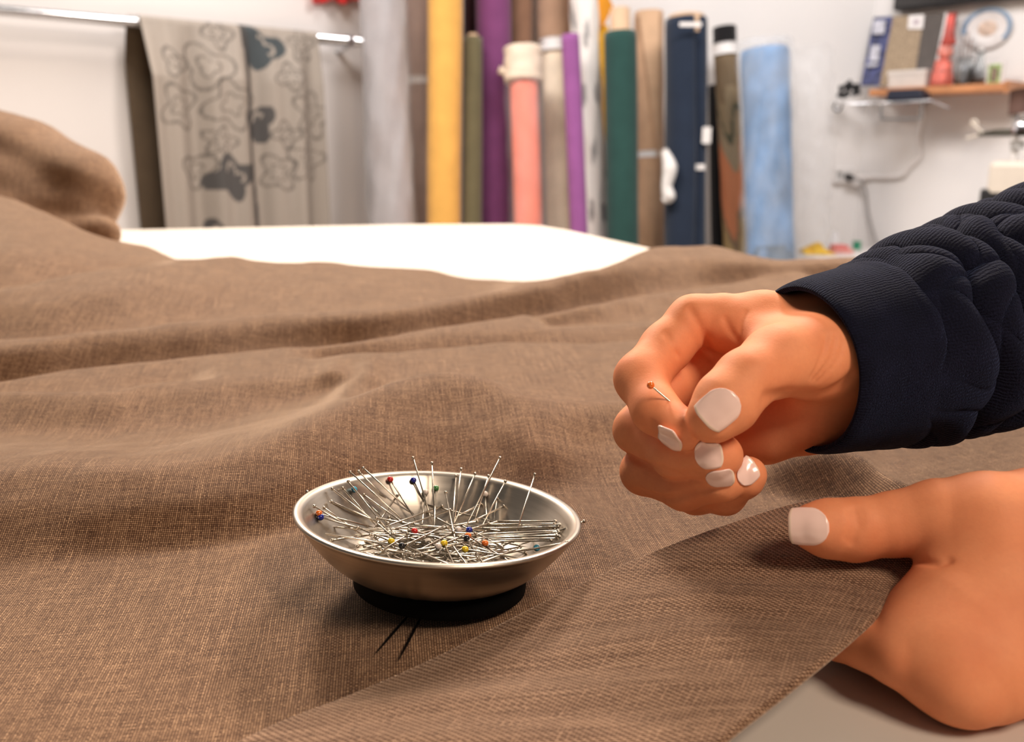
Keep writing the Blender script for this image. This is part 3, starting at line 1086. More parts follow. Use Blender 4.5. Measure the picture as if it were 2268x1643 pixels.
for px_, w_, d_ in (
        ([(1893, 1126), (1899, 1165), (1886, 1200)], 1.1, 0.95),
        ([(1879, 1130), (1884, 1160), (1872, 1192)], 0.9, 0.6),
        ([(1907, 1125), (1912, 1150), (1908, 1172)], 0.8, 0.35),
        ([(2030, 1240), (2055, 1245), (2080, 1249), (2100, 1243)], 1.1, 1.6),
        ([(1995, 1250), (2010, 1255)], 0.5, 0.05)):
    LH.fold_line(px_, w_, d_)

person_root_loc = pix(2268, 900, .40)
rv, rf = RH.mesh(*RH.box(), HSTEP)
lv, lf = LH.mesh(*LH.box(), HSTEP)
person = mesh_obj('person', np.concatenate([rv, lv]), np.concatenate([rf, lf + len(rv)]), M_SKIN)
tag(person, 'person in navy knit sweater, one hand pinching a pin, the other holding the hem', 'person')
sm = person.modifiers.new('smooth', 'SMOOTH')
sm.factor = 0.5
sm.iterations = 2


def finger_nail(hand, a, b, normal, w, off=0.0):
    return hand.nail(a, b, normal, w, M_NAIL, person)


finger_nail(RH, pix(1622, 878, .292), pix(1560, 934, .2895), camdir(-0.10, -0.02, 1), 0.0122)
finger_nail(RH, pix(1464, 950, .306), pix(1510, 972, .299), camdir(-0.42, 0.95, 0.22), 0.0098)
finger_nail(RH, pix(1538, 1010, .303), pix(1602, 1003, .300), camdir(0.02, 0.10, 1), 0.0094)
finger_nail(RH, pix(1563, 1060, .305), pix(1627, 1054, .303), camdir(0.02, 0.25, 1), 0.0072)
finger_nail(RH, pix(1638, 1066, .306), pix(1678, 1040, .304), camdir(0.10, 0.15, 1), 0.0076)
finger_nail(LH, pix(1836, 1167, .290), pix(1755, 1165, .290), camdir(-0.05, -0.15, 1), 0.0122)


def make_sleeve():
    C = np.array([pix(*p) for p in [(1775, 818, .338), (1850, 802, .346), (1950, 782, .357), (2100, 735, .377), (2268, 676, .402), (2450, 610, .43), (2700, 520, .47)]])
    rad = np.array([30.5, 32.5, 35.5, 40.5, 45.5, 49, 52]) * 1e-3
    n, seg = 330, 220
    c = catmull(C, n)
    t = np.linspace(0, len(rad) - 1, n)
    r = np.interp(t, np.arange(len(rad)), rad)
    L = np.concatenate([[0], np.cumsum(np.linalg.norm(np.diff(c, axis=0), axis=1))])
    T = np.gradient(c, axis=0)
    T /= np.linalg.norm(T, axis=1)[:, None]
    V, UV = [], []
    for i in range(n):
        up = UPV - T[i] * UPV.dot(T[i]); up /= np.linalg.norm(up)
        sd = np.cross(T[i], up)
        s = L[i]
        ramp = min(1, max(0, (s - 0.032) / 0.022))
        for j in range(seg):
            ph = 2 * math.pi * j / seg
            # soft cable puffs separated by narrow creases
            wob = 0.16 * math.sin(3 * ph + 55 * s) + 0.12 * math.sin(5 * ph - 90 * s + 1) + 0.10 * math.sin(2 * ph + 130 * s)
            p_ = s / 0.046 + 3 * ph / math.pi + 1.5 * wob
            q_ = s / 0.046 - 3 * ph / math.pi - 1.9 * wob * math.cos(ph)
            cell = abs(math.sin(math.pi * p_)) * abs(math.sin(math.pi * q_))
            ring = abs(math.sin(math.pi * (s / 0.0230 + 0.35 + wob)))
            puff = (0.0036 * cell ** 0.40 + 0.0068 * ring ** 0.55 - 0.0062) * ramp
            cuff = 0.0005 * wob * (1 - ramp)
            rim = -0.0012 * math.exp(-s / 0.0015)
            rr = r[i] + puff + cuff + rim + 0.0008 * wob
            V.append(c[i] + rr * (math.cos(ph) * up * 1.0 + math.sin(ph) * sd * 0.92))
            UV.append((s, ph * 0.038))
    fs = grid_faces(n, seg, wrap_v=True)
    o = mesh_obj('sleeve', V, fs, M_KNIT, person, uv=UV)
    m = o.modifiers.new('thick', 'SOLIDIFY')
    m.thickness = 0.0022
    m.offset = -1
    o['label'] = 'navy blue cable knit sleeve on the right arm'


make_sleeve()


# ------------------------------------------------------------------ gathered bundle at the far left (part of the linen)
def make_bundle():
    B = Hand()
    B.add_palm((-420, 300, 1.24, 95), (-100, 335, 1.22, 74), (60, 372, 1.20, 62), (185, 418, 1.17, 50))
    B.add_palm((-400, 330, 1.33, 70), (-60, 318, 1.32, 42), (70, 318, 1.31, 30), (130, 338, 1.30, 22))
    B.add_palm((-300, 520, 1.16, 80), (60, 500, 1.15, 55), (170, 470, 1.15, 40))
    B.add_finger((0, 545, 1.12, 45), (150, 540, 1.12, 36), (222, 522, 1.125, 26))
    B.add_palm((-300, 640, 1.16, 70), (100, 625, 1.14, 45), (190, 600, 1.14, 32))
    B.add_palm((-350, 430, 1.19, 92), (-60, 432, 1.18, 70), (110, 440, 1.17, 55), (200, 440, 1.165, 42))

    def f(X):
        d = B.sdf(X)
        return d + 0.0025 * np.sin(X[:, 0] * 60 + X[:, 2] * 90) * np.sin(X[:, 1] * 40 + X[:, 2] * 30)
    lo, hi = B.box(0.01)
    lo[2] = max(lo[2], TZ + 0.002)
    v, fc = surface_nets(f, lo, hi, 0.008)
    uv = np.stack([v[:, 0] * 0.9 + v[:, 1] * 0.3, v[:, 2] + v[:, 1] * 0.6], 1)
    o = mesh_obj('gathered_bundle', v, fc, M_LINEN, linen_root, uv=uv)
    s = o.modifiers.new('smooth', 'SMOOTH')
    s.iterations = 6
    o['label'] = 'gathered bulk of the linen heaped at the far left'


make_bundle()

# ------------------------------------------------------------------ pin bowl
BC = pix(972, 1140, .333)                       # rim centre
TILT_X = math.radians(-4.2)                     # leans away from the camera
TILT_Y = math.radians(4.2)                      # and down to the right
BROT = Matrix.Rotation(TILT_Y, 4, 'Y') @ Matrix.Rotation(TILT_X, 4, 'X')
RIM = 0.0522
BH = 0.0206                                     # rim above bowl bottom
BASEH = 0.0068
bowl = thing('magnetic_pin_bowl', 'shallow brushed steel pin bowl on a black base, full of pins, on the linen', 'bowl', tuple(BC))
bowl.rotation_euler = BROT.to_euler()
bpy.context.view_layer.update()


def bowl_part(name, prof, mat, seg=96, closed=False):
    v, f = lathe_vf(prof, seg)
    me = bpy.data.meshes.new(name)
    me.from_pydata(v, [], f)
    me.polygons.foreach_set('use_smooth', [True] * len(me.polygons))
    me.materials.append(mat)
    o = bpy.data.objects.new(name, me)
    SC.collection.objects.link(o)
    o.parent = bowl
    if name == 'base':
        o.location.x = 0.002
    return o


def wall_r(z):
    """outer radius of the dish at height z below the rim"""
    f = min(1.0, max(0.0, (z + BH) / BH))
    return 0.0265 + (RIM - 0.0005 - 0.0265) * f ** 0.52


def prof_outer():
    p = []
    for t in np.linspace(0, 1, 24):
        p.append((wall_r(-BH + BH * t ** 1.5), -BH + BH * t ** 1.5))
    return p


po = prof_outer()
prof = [(0.0, -BH)] + [(0.012, -BH)] + po
lip = [(RIM + 0.0002, 0.0003), (RIM + 0.0004, 0.0010), (RIM - 0.0004, 0.0016), (RIM - 0.0022, 0.0014), (RIM - 0.0034, 0.0002)]
inner = [(max(r - 0.0022, 0), z + 0.0012) for r, z in reversed(po[:-2])] + [(0.0, -BH + 0.0012)]
dish = bowl_part('dish', prof + lip + inner, M_BOWL)
for v_ in dish.data.vertices:                       # two small dents low on the front
    if v_.index < 96 * len(prof):
        for a0_ in (-1.78, -1.60):
            da = math.atan2(v_.co.y, v_.co.x) - a0_
            f_ = math.exp(-(da / 0.045) ** 2 - ((v_.co.z + BH - 0.0035) / 0.003) ** 2)
            v_.co.x *= 1 - 0.022 * f_
            v_.co.y *= 1 - 0.022 * f_
bowl_part('base', [(0.0, -BH - BASEH), (0.0300, -BH - BASEH), (0.0320, -BH - BASEH + 0.001), (0.0322, -BH - 0.001), (0.0316, -BH + 0.0008), (0.0300, -BH + 0.0016)], M_RUBBER)

# ------------------------------------------------------------------ pins
BM = Matrix.Translation(Vector(BC)) @ BROT
BMn = np.array(BM)


def b2w(p):
    return BMn[:3, :3] @ np.asarray(p, float) + BMn[:3, 3]


def w2b(p):
    return BMn[:3, :3].T @ (np.asarray(p, float) - BMn[:3, 3])


PLEN = 0.0335


def pin_mesh(name, prof, mat, seg=8):
    v, f = lathe_vf(prof, seg)
    me = bpy.data.meshes.new(name)
    me.from_pydata(v, [], f)
    me.polygons.foreach_set('use_smooth', [True] * len(me.polygons))
    me.materials.append(mat)
    return me


SHAFT = pin_mesh('shaft', [(0, -PLEN), (0.00016, -PLEN + 0.0022), (0.00034, -PLEN + 0.005), (0.00034, -0.0002), (0, 0)], M_PIN)
FLAT = pin_mesh('flat_head', [(0, -0.0005), (0.0006, -0.0004), (0.00074, 0), (0.0006, 0.0004), (0, 0.0006)], M_PIN, 10)


def ball_mesh(mat):
    R = 0.00132
    return pin_mesh('ball_head', [(R * math.sin(a), R * math.cos(a)) for a in np.linspace(math.pi, 0, 11)], mat, 16)


HEADC = {'red': (0.62, 0.02, 0.015), 'blue': (0.008, 0.02, 0.30), 'light blue': (0.05, 0.42, 0.62), 'green': (0.05, 0.22, 0.05), 'white': (0.80, 0.70, 0.62), 'orange': (0.85, 0.18, 0.02), 'yellow': (0.85, 0.58, 0.02), 'black': (0.01, 0.01, 0.012)}
BALL = {k: ball_mesh(plain(k.replace(' ', '_') + '_glass', c, 0.15, var=0.02, coat=0.5)) for k, c in HEADC.items()}


def place_pin(head, tip, label, color=None, group=None, mat=None, length=None):
    head = np.asarray(head); tip = np.asarray(tip)
    d = head - tip
    L = np.linalg.norm(d)
    d = d / L
    root = thing('ball_head_pin' if color else 'dressmaker_pin', label, 'pin', tuple(head), group)
    q = Vector(d).to_track_quat('Z', 'Y')
    root.rotation_euler = q.to_euler()
    s = bpy.data.objects.new('shaft', SHAFT)
    s.scale = (1, 1, (length or L) / PLEN)
    h = bpy.data.objects.new('head', BALL[color] if color else FLAT)
    for o in (s, h):
        SC.collection.objects.link(o)
        o.parent = root
    if color:
        h['label'] = color + ' ball head'
    return root


def zin(x, y):
    return (600 + x / 2.984, 960 + y / 2.984)


ZP = -BH + 0.0085       # top of the pin heap in bowl coordinates


def on_heap(px, py, zb):
    """world point where the pixel ray meets the bowl-frame plane z = zb"""
    o = w2b(CAM); r = BMn[:3, :3].T @ ray(px, py)
    t = (zb - o[2]) / r[2]
    return CAM + ray(px, py) * t


def lying_pin(h, t, label, color=None, dz=0.0):
    # a pin lying on top of the heap
    a = on_heap(*zin(*h), ZP + 0.0020 + dz)
    b = on_heap(*zin(*t), ZP + 0.0006 + dz)
    d = b - a
    return place_pin(a, a + d / np.linalg.norm(d) * 0.033, label, color)


def pin_from_pixels(h, t, label, color=None, far=True, zt=None, L=None, group=None):
    hx, hy = zin(*h); tx, ty = zin(*t)
    tip = on_heap(tx, ty, ZP if zt is None else zt)
    r = ray(hx, hy)
    L = L or (0.0345 if color is None else 0.034)
    # solve |CAM + r*s - tip| = L
    q = CAM - tip
    a = r @ r; b = 2 * r @ q; c = q @ q - L * L
    disc = b * b - 4 * a * c
    if disc > 0:
        s1, s2 = (-b - math.sqrt(disc)) / (2 * a), (-b + math.sqrt(disc)) / (2 * a)
        s = s2 if far else s1
    else:
        s = -b / (2 * a)
    head = CAM + r * s
    # keep the head inside the bowl wall, or lying over the rim where the photo shows it there
    over = 'over the' in label or 'resting on' in label

    def reach(z):
        if over:
            return wall_r(z) - 0.0045 if z < 0.0012 else RIM + 0.004
        return wall_r(z) - 0.0045 if z < 0.0 else RIM - 0.005 + max(0.0, z - 0.004) * 0.5
    hb = w2b(head)
    lim = reach(hb[2])
    rr = math.hypot(hb[0], hb[1])
    if rr > lim:
        for _ in range(160):
            s -= 0.0005
            head = CAM + r * s
            hb = w2b(head)
            lim = reach(hb[2])
            if math.hypot(hb[0], hb[1]) <= lim:
                break
    # the hidden length runs on below the heap
    d = tip - head
    dl = np.linalg.norm(d)
    if dl < L * 0.8:
        tip2 = head + d / dl * min(L, dl + 0.004)
        tb = w2b(tip2)
        if tb[2] > -BH + 0.002:
            tip = tip2
    return place_pin(head, tip, label, color, group)


STEEL = [
    ((240, 385), (640, 560), 'steel pin with its head resting on the left rim of the bowl'),
    ((525, 255), (860, 560), 'steel pin leaning at the back left, leftmost of three heads above the rim'),
    ((580, 250), (830, 500), 'steel pin leaning at the back left, middle of three heads above the rim'),
    ((610, 228), (930, 520), 'steel pin leaning at the back left, highest of three heads above the rim'),
    ((510, 315), (740, 600), 'thin steel pin leaning beside the light blue ball at back left'),
    ((475, 360), (660, 570), 'steel pin leaning just left of the light blue ball'),
    ((405, 365), (700, 590), 'steel pin leaning low on the left inner wall'),
    ((285, 480), (560, 640), 'steel pin above the dark blue ball at the left wall'),
    ((350, 490), (560, 640), 'steel pin just right of the dark blue ball at the left wall'),
    ((270, 605), (580, 632), 'steel pin lying flat with its head near the left end of the heap'),
    ((340, 660), (620, 705), 'steel pin lying at the front left of the heap'),
    ((400, 450), (720, 590), 'steel pin sloping across the left side of the heap'),
    ((940, 160), (1050, 540), 'tall steel pin with the highest head, rising above the back rim'),
    ((1065, 195), (1080, 560), 'upright steel pin rising above the back rim beside the green ball'),
    ((1225, 280), (1200, 600), 'upright steel pin near the middle, left of a close pair'),
    ((1258, 235), (1215, 560), 'upright steel pin near the middle reaching the back rim'),
    ((1350, 265), (1225, 560), 'slanting steel pin right of the upright pair in the middle'),
    ((1515, 160), (1270, 650), 'long steel pin slanting up above the back rim right of the middle'),
    ((1440, 280), (1350, 560), 'steel pin beside the long slanting one, its head below the rim'),
    ((1550, 315), (1400, 600), 'steel pin leaning on the right back wall'),
    ((1745, 270), (1600, 720), 'lone steel pin crossing the right back rim beside the green ball'),
    ((1155, 390), (1222, 720), 'bright steel pin standing upright in the centre of the bowl'),
    ((1390, 465), (1235, 545), 'short looking steel pin with its head against the bright reflection'),
    ((1540, 480), (1290, 600), 'steel pin with its head in the bright reflection at right'),
    ((2070, 580), (1620, 745), 'steel pin with its head poking out over the right rim'),
    ((1955, 720), (1640, 780), 'steel pin with its head over the front right rim'),
    ((835, 410), (700, 600), 'steel pin with its head low against the back left wall'),
    ((615, 405), (900, 610), 'steel pin crossing behind the leaning group at left'),
    ((1130, 480), (740, 620), 'steel pin lying across the heap from centre to left'),
    ((1185, 505), (790, 640), 'steel pin lying across the heap just in front of its neighbour'),
    ((970, 455), (1230, 520), 'steel pin lying at the back of the heap near the middle'),
    ((1495, 430), (1470, 600), 'short upright steel pin at the right of the reflection'),
    ((900, 735), (1240, 560), 'steel pin lying diagonally at the front of the heap'),
    ((740, 770), (1080, 560), 'steel pin lying diagonally at the front left of the heap'),
]
for h, t, lab in STEEL:
    if ' lying ' in lab:
        lying_pin(h, t, lab, dz=0.001 * rng.random())
    else:
        pin_from_pixels(h, t, lab)
BALLS = [
    ((550, 370), (770, 590), 'light blue', 'light blue ball headed pin leaning on the back left wall'),
    ((788, 303), (950, 560), 'red', 'red ball headed pin leaning on the back wall'),
    ((942, 308), (1050, 520), 'blue', 'dark blue ball headed pin leaning on the back wall'),
    ((1023, 388), (1000, 600), 'white', 'white ball headed pin beside the dark blue one at the back'),
    ((1092, 362), (1080, 600), 'green', 'green ball headed pin leaning on the back wall'),
    ((1415, 400), (1430, 600), 'white', 'white ball headed pin in front of the bright reflection'),
    ((328, 552), (640, 640), 'blue', 'dark blue ball headed pin at the left wall'),
    ((316, 528), (640, 610), 'orange', 'orange ball headed pin half behind the dark blue one at the left wall'),
    ((948, 645), (1150, 700), 'red', 'red ball headed pin lying on the heap'),
    ((1238, 635), (1100, 560), 'white', 'white ball headed pin lying at the centre of the heap'),
    ((1310, 637), (1500, 580), 'blue', 'dark blue ball headed pin behind the orange one at centre'),
    ((1303, 675), (1440, 760), 'orange', 'orange ball headed pin at centre beside the black one'),
    ((1293, 692), (1360, 790), 'black', 'black ball headed pin under the orange one at centre'),
    ((1415, 725), (1700, 690), 'orange', 'orange ball headed pin lying right of centre at the front'),
    ((1145, 725), (1180, 800), 'yellow', 'yellow ball headed pin left of centre at the front'),
    ((1283, 765), (1500, 800), 'yellow', 'yellow ball headed pin nearest the front rim'),
    ((1757, 755), (1560, 790), 'light blue', 'light blue ball headed pin at the front right'),
    ((1658, 548), (1480, 620), 'green', 'green ball headed pin at the right of the heap'),
    ((795, 712), (930, 690), 'yellow', 'yellow ball headed pin buried in the left of the heap'),
    ((865, 742), (980, 700), 'black', 'black ball headed pin buried in the left of the heap'),
    ((1105, 745), (1210, 700), 'white', 'white ball headed pin low at the front of the heap'),
]
for k, (h, t, c, lab) in enumerate(BALLS):
    if k >= 8:
        lying_pin(h, t, lab, c)
    else:
        pin_from_pixels(h, t, lab, c, zt=ZP - 0.0005)
# bundle of parallel pins on the right, heads towards the right wall
for k in range(16):
    hx = 1850 + 60 * rng.random()
    hy = 585 + k * 8.0 + rng.uniform(-5, 5)
    pin_from_pixels((hx, hy), (1330 + 80 * rng.random(), hy + 20 + rng.uniform(-25, 25)), 'steel pin in the parallel bundle lying at the right of the bowl', far=False, zt=ZP + rng.uniform(-0.003, 0.0015), group='pins in the parallel bundle at the right', L=0.033)
# the heap
for k in range(125):
    z = -BH + 0.0022 + 0.0070 * (k / 125.0)
    rmax = 0.030 + (z + BH) * 1.35
    for _ in range(80):
        x, y = rng.uniform(-.03, .03), rng.uniform(-.028, .028)
        a = rng.gauss(0, 0.55) + (math.pi if rng.random() < 0.5 else 0)
        tl = rng.gauss(0, 0.10)
        h = np.array([x + 0.0165 * math.cos(a), y + 0.0165 * math.sin(a), z + 0.0165 * tl])
        t = np.array([x - 0.0165 * math.cos(a), y - 0.0165 * math.sin(a), z - 0.0165 * tl])
        ok = all(math.hypot(p[0], p[1]) < 0.0285 + max(0, p[2] + BH) * 1.15 and p[2] > -BH + 0.0018 for p in (h, t))
        if ok:
            break
    else:
        continue
    place_pin(b2w(h), b2w(t), 'steel pin lying in the heap at the bottom of the bowl', None, 'pins in the heap in the bowl')


# needles stuck under the magnetic base
def needle(p_tip, p_eye, label):
    a = pz(p_tip[0], p_tip[1], .0062)
    b = pz(p_eye[0], p_eye[1], .0070)
    pts = np.linspace(0, 1, 8)[:, None] * (b - a) + a
    o = tube('sewing_needle', pts, [0.00012, 0.0003, 0.00042, 0.00045, 0.00045, 0.00045, 0.00045, 0.0004], M_NEEDLE, seg=8)
    tag(o, label, 'needle', 'needles under the bowl')


needle((833, 1445), (915, 1350), 'thin dark needle poking out under the bowl base, the left one')
needle((884, 1460), (940, 1352), 'thin dark needle poking out under the bowl base, the right one')

# the pin held in the right hand
ph = pix(1441, 853, .306)
pt = pix(1640, 1020, .316)
hp = place_pin(ph, pt, 'orange ball headed pin pinched between thumb and forefinger of the right hand', 'orange')

# ------------------------------------------------------------------ background: helpers
def at(px, py, Y):
    r = ray(px, py)
    return CAM + r * (Y / r[1])


def on_plane(px, py, p0, n2, off):
    n = np.array([n2[0], n2[1], 0.0])
    o = np.array([p0[0], p0[1], 0.0]) + n * off
    r = ray(px, py)
    return CAM + r * (((o - CAM) @ n) / (r @ n))


def lw(px, py, off):
    return on_plane(px, py, LW_A, LW_N, off)


def rw(px, py, off):
    return on_plane(px, py, WC, RW_N, off)


E3 = np.array([RW_E[0], RW_E[1], 0.0])
N3 = np.array([RW_N[0], RW_N[1], 0.0])
Z3 = np.array([0, 0, 1.0])
LE3 = np.array([LW_E[0], LW_E[1], 0.0])
LN3 = np.array([LW_N[0], LW_N[1], 0.0])
RANG = math.atan2(RW_E[1], RW_E[0])

# ------------------------------------------------------------------ rail and draped fabric on the left wall
RA, RB = lw(-420, -15, .08), lw(842, 98, .08)
RA = RB + (lw(0, 22, .08) - RB) * 1.6
RA[2] = RB[2]
rail = thing('hanging_rail', 'chrome rail mounted along the left wall', 'rail', tuple(RB))
RR = 0.0165
tube('tube', [RA, RB], RR, M_CHROME, rail, 24)
ld = (RB - RA) / np.linalg.norm(RB - RA)
tube('end_cap', [RB - ld * 0.012, RB + ld * 0.010], RR * 1.16, M_CHROME, rail, 24)
pb = RA + ld * (np.linalg.norm(lw(775, 95, .08) - RA))
tube('collar', [pb - ld * 0.014, pb + ld * 0.014], RR * 1.25, M_CHROME, rail, 24)
tube('wall_bracket', [pb - Z3 * 0.008, pb - LN3 * 0.05 - Z3 * 0.02, pb - LN3 * 0.083 - Z3 * 0.03], 0.010, M_CHROME, rail, 12)


def make_drape():
    root = thing('patterned_fabric', 'taupe fabric with dark flowers draped over the chrome rail', 'fabric', tuple(lw(500, 60, .08)))
    mat = attr_mat('flower_print')
    aL = np.linalg.norm(lw(302, 45, .08) - RA)
    aR = np.linalg.norm(lw(694, 70, .08) - RA)
    nu, nv = 150, 170
    sx = np.linspace(0, 1, nu)
    H_ = 0.92
    tz = np.linspace(0, 1, nv)

    def layer(name, sign, a0, a1, L, pat, mt):
        V = []
        for s in sx:
            for t in tz:
                arc = math.pi / 2 * min(1.0, t / 0.03)
                drop = max(0.0, t - 0.03) * L
                k = min(1, drop / 0.15)
                wave = 0.024 * math.sin(s * 17 + 0.6 + 0.4 * math.sin(t * 2)) + 0.012 * math.sin(s * 37 + 2.0 + t)
                off = (RR + 0.003) * math.sin(arc) + (0.010 + wave * k + 0.030 * k)
                up = (RR + 0.003) * math.cos(arc)
                p = RA + ld * (a0 + (a1 - a0) * s) + LN3 * (off if sign > 0 else -min(off * 0.9, 0.062)) + Z3 * (up - drop)
                V.append(p)
        o = mesh_obj(name, V, grid_faces(nu, nv) if sign < 0 else [tuple(reversed(f)) for f in grid_faces(nu, nv)], mt, root)
        m = o.modifiers.new('thick', 'SOLIDIFY'); m.thickness = 0.0015
        if pat is not None:
            set_pattern(o, pat)
        return o

    # the printed pattern, in picture-independent cloth coordinates (metres)
    S, T = np.meshgrid(sx, tz, indexing='ij')
    wid = aR - aL
    X = S.ravel() * wid
    Y = T.ravel() * H_
    col = np.empty((len(X), 3)); col[:] = (0.345, 0.30, 0.258)
    streak = 0.05 * np.sin(X * 160) * np.sin(X * 47 + 1)
    col *= (1 + streak)[:, None]
    k = wid / 392.0
    kv = H_ / 770.0

    def cx(px): return (px - 305) * k
    def cy(py): return (py - 45) * kv
    dark = np.array((0.075, 0.070, 0.068))
    teal = np.array((0.050, 0.062, 0.068))

    def flower(px, py, rpx, pet, phase, solid, c, wline=0.0045, wob=0.3):
        dx, dy = X - cx(px), Y - cy(py)
        r = np.hypot(dx, dy); th = np.arctan2(dy, dx)
        R = rpx * k * (0.78 + 0.22 * np.cos(pet * th + phase) + wob * 0.25 * np.sin(2 * th + phase * 2))
        if solid:
            m = r < R
            hole = (np.abs(r - R * 0.45 - 0.01 * np.sin(3 * th)) < 0.005) & (np.cos(th + phase) > 0.2)
            col[m & ~hole] = c
        else:
            m = (np.abs(r - R) < wline) | (np.abs(r - R * 0.45) < wline * 0.7)
            col[m] = col[m] * 0.45
    for f in [(430, 165, 52, 3, .4, 0), (470, 255, 58, 4, 1.2, 0), (660, 275, 55, 5, .3, 0), (360, 265, 48, 4, 2.0, 0), (610, 180, 32, 4, .8, 0), (360, 160, 30, 3, .1, 0), (640, 400, 50, 5, .9, 0), (570, 430, 42, 4, 2.5, 0), (390, 420, 40, 3, 1.5, 0), (460, 80, 34, 4, .2, 0), (650, 95, 36, 5, 1.7, 0), (590, 330, 30, 4, .3, 0), (440, 350, 34, 5, .3, 0)]:
        flower(*f, dark)
    flower(556, 108, 52, 3, 0.5, 1, teal)
    flower(536, 300, 42, 3, 2.2, 1, dark)
    flower(458, 440, 56, 4, 0.9, 1, dark)
    flower(420, 600, 50, 4, 0.9, 1, dark)
    stem = np.abs(X - cx(517) - 0.006 * np.sin(Y * 12)) < 0.011
    col[stem] = dark * 0.7
    layer('front_layer', 1, aL, aR, H_, col, mat)
    layer('back_layer', -1, aL - 0.022, aR - 0.02, H_ * 0.95, None, cloth_mat('gap_shade_reverse', (0.13, 0.09, 0.055)))  # back layer darkened in colour to paint the shade between the two layers


make_drape()

# ------------------------------------------------------------------ fabric rolls standing along the back wall
ROLLG = 'fabric rolls standing along the back wall'


def roll_axis(pt, pb, Y, lean=0.16):
    T = at(pt[0], pt[1], Y)
    B = at(pb[0], pb[1], Y - lean * 0.55)
    d = (B - T) / (T[2] - B[2])
    G = T + d * (T[2] - 0.004)
    return T, G


def roll_body(name, T, G, r, mat, parent, wob=0.02, seam=0.03, n=60, seg=44, taper=0.0, ph0=0.0, pat=None, crumple=0.0, r_fn=None):
    V, U = [], []
    ax = (G - T); L = np.linalg.norm(ax); ax = ax / L
    a = np.cross(ax, [0, 1, 0]); a /= np.linalg.norm(a)
    b = np.cross(ax, a)
    for i in range(n):
        t = i / (n - 1)
        for j in range(seg):
            ph = 2 * math.pi * j / seg
            rr = r * (1 + seam * ((ph + ph0) % (2 * math.pi)) / (2 * math.pi) + wob * math.sin(2 * ph + 6 * t) * math.sin(9 * t + ph) - taper * t)
            if r_fn:
                rr *= r_fn(t, ph)
            if crumple:
                rr *= 1 + crumple * (math.sin(ph * 3 + t * 21) * math.sin(t * 34 + ph) + 0.6 * math.sin(ph * 7 - t * 40))
            if i == 0:
                rr *= 0.985
            V.append(T + ax * L * t + rr * (math.cos(ph) * a + math.sin(ph) * b))
            U.append((t * L, ph))
    fs = grid_faces(n, seg, wrap_v=True)
    fs += [tuple(range(seg)), tuple(reversed(range((n - 1) * seg, n * seg)))]
    fs = [tuple(reversed(f)) for f in fs]
    o = mesh_obj(name, V, fs, mat, parent)
    if pat is not None:
        set_pattern(o, pat(np.array(U)))
    return o


def px2m(w, pt, Y):
    return w / F * Y / ray(*pt)[1]


def fabric_roll(label, pt, pb, w, Y, mat, core=0.0, core_w=0.45, core_mat=None, group=None, **kw):
    T, G = roll_axis(pt, pb, Y)
    root = thing('fabric_roll', label, 'fabric roll', tuple(G), group or ROLLG)
    r = px2m(w, pt, Y) / 2
    roll_body('fabric', T, G, r, mat, root, **kw)
    if core:
        d = (T - G) / np.linalg.norm(T - G)
        hgt = px2m(core, pt, Y)
        v, f = tube_vf([T - d * 0.05, T + d * hgt], r * core_w, 24, caps=False)
        v2, f2 = tube_vf([T - d * 0.05, T + d * hgt], r * core_w * 0.82, 24, caps=False)
        n0 = len(v)
        ring = [(24 + k, 24 + (k + 1) % 24, n0 + 24 + (k + 1) % 24, n0 + 24 + k) for k in range(24)]
        mesh_obj('core_tube', v + v2, f + [tuple(reversed([q + n0 for q in x])) for x in f2] + ring, core_mat or M_CARD, root)
    return root, T, G, r


def band(root, T, G, r, t0, t1, mat, name='tie_band', k=1.08):
    v, f = tube_vf(np.array([T + (G - T) * t for t in np.linspace(t0, t1, 6)]), r * k, 36)
    return mesh_obj(name, v, f, mat, root)


def tt(T, G, py):
    """fraction down the roll that shows at picture row py"""
    best, bt = 1e9, 0
    for t in np.linspace(0, 1, 400):
        p = T + (G - T) * t - CAM
        y = H / 2 - F * (p @ UPV) / (p @ FWD)
        if abs(y - py) < best:
            best, bt = abs(y - py), t
    return bt


def wrap(root, T, G, r, t0, t1, k=1.10, crumple=0.05, name='plastic_wrap', mat=None):
    A, B = T + (G - T) * t0, T + (G - T) * t1
    return roll_body(name, A, B, r * k, mat or M_PLASTIC, root, crumple=crumple, wob=0.05)


YB = 3.36
c = fabric_roll('grey fabric roll in crumpled clear plastic beside the end of the rail', (838, -190), (868, 500), 98, 3.22, cloth_mat('grey_lilac_cloth', (0.36, 0.31, 0.30)), crumple=0.03)
wrap(*c, 0.02, 0.98, 1.09, 0.05)
c = fabric_roll('narrow beige pink roll between the grey plastic wrapped roll and the yellow roll', (915, -160), (940, 500), 58, 3.42, cloth_mat('pink_beige_cloth', (0.52, 0.40, 0.35)), crumple=0.02)
band(*c, tt(c[1], c[2], 172), tt(c[1], c[2], 188), M_WHITE)
c = fabric_roll('mustard yellow fabric roll running out of the top of the photo', (986, -180), (983, 500), 77, 3.25, cloth_mat('mustard_cloth', (0.78, 0.42, 0.10)))
c = fabric_roll('olive green roll with its cardboard tube showing, right of the yellow roll', (1047, 84), (1046, 500), 42, 3.28, cloth_mat('olive_cloth', (0.135, 0.115, 0.060)), core=8, core_w=0.55)
c = fabric_roll('dark maroon roll behind the olive green roll', (1040, -170), (1044, 500), 30, 3.53, cloth_mat('maroon_cloth', (0.035, 0.012, 0.014)))
c = fabric_roll('plain purple fabric roll right of the olive green roll', (1090, -170), (1098, 500), 78, 3.42, cloth_mat('purple_cloth', (0.20, 0.055, 0.16)))
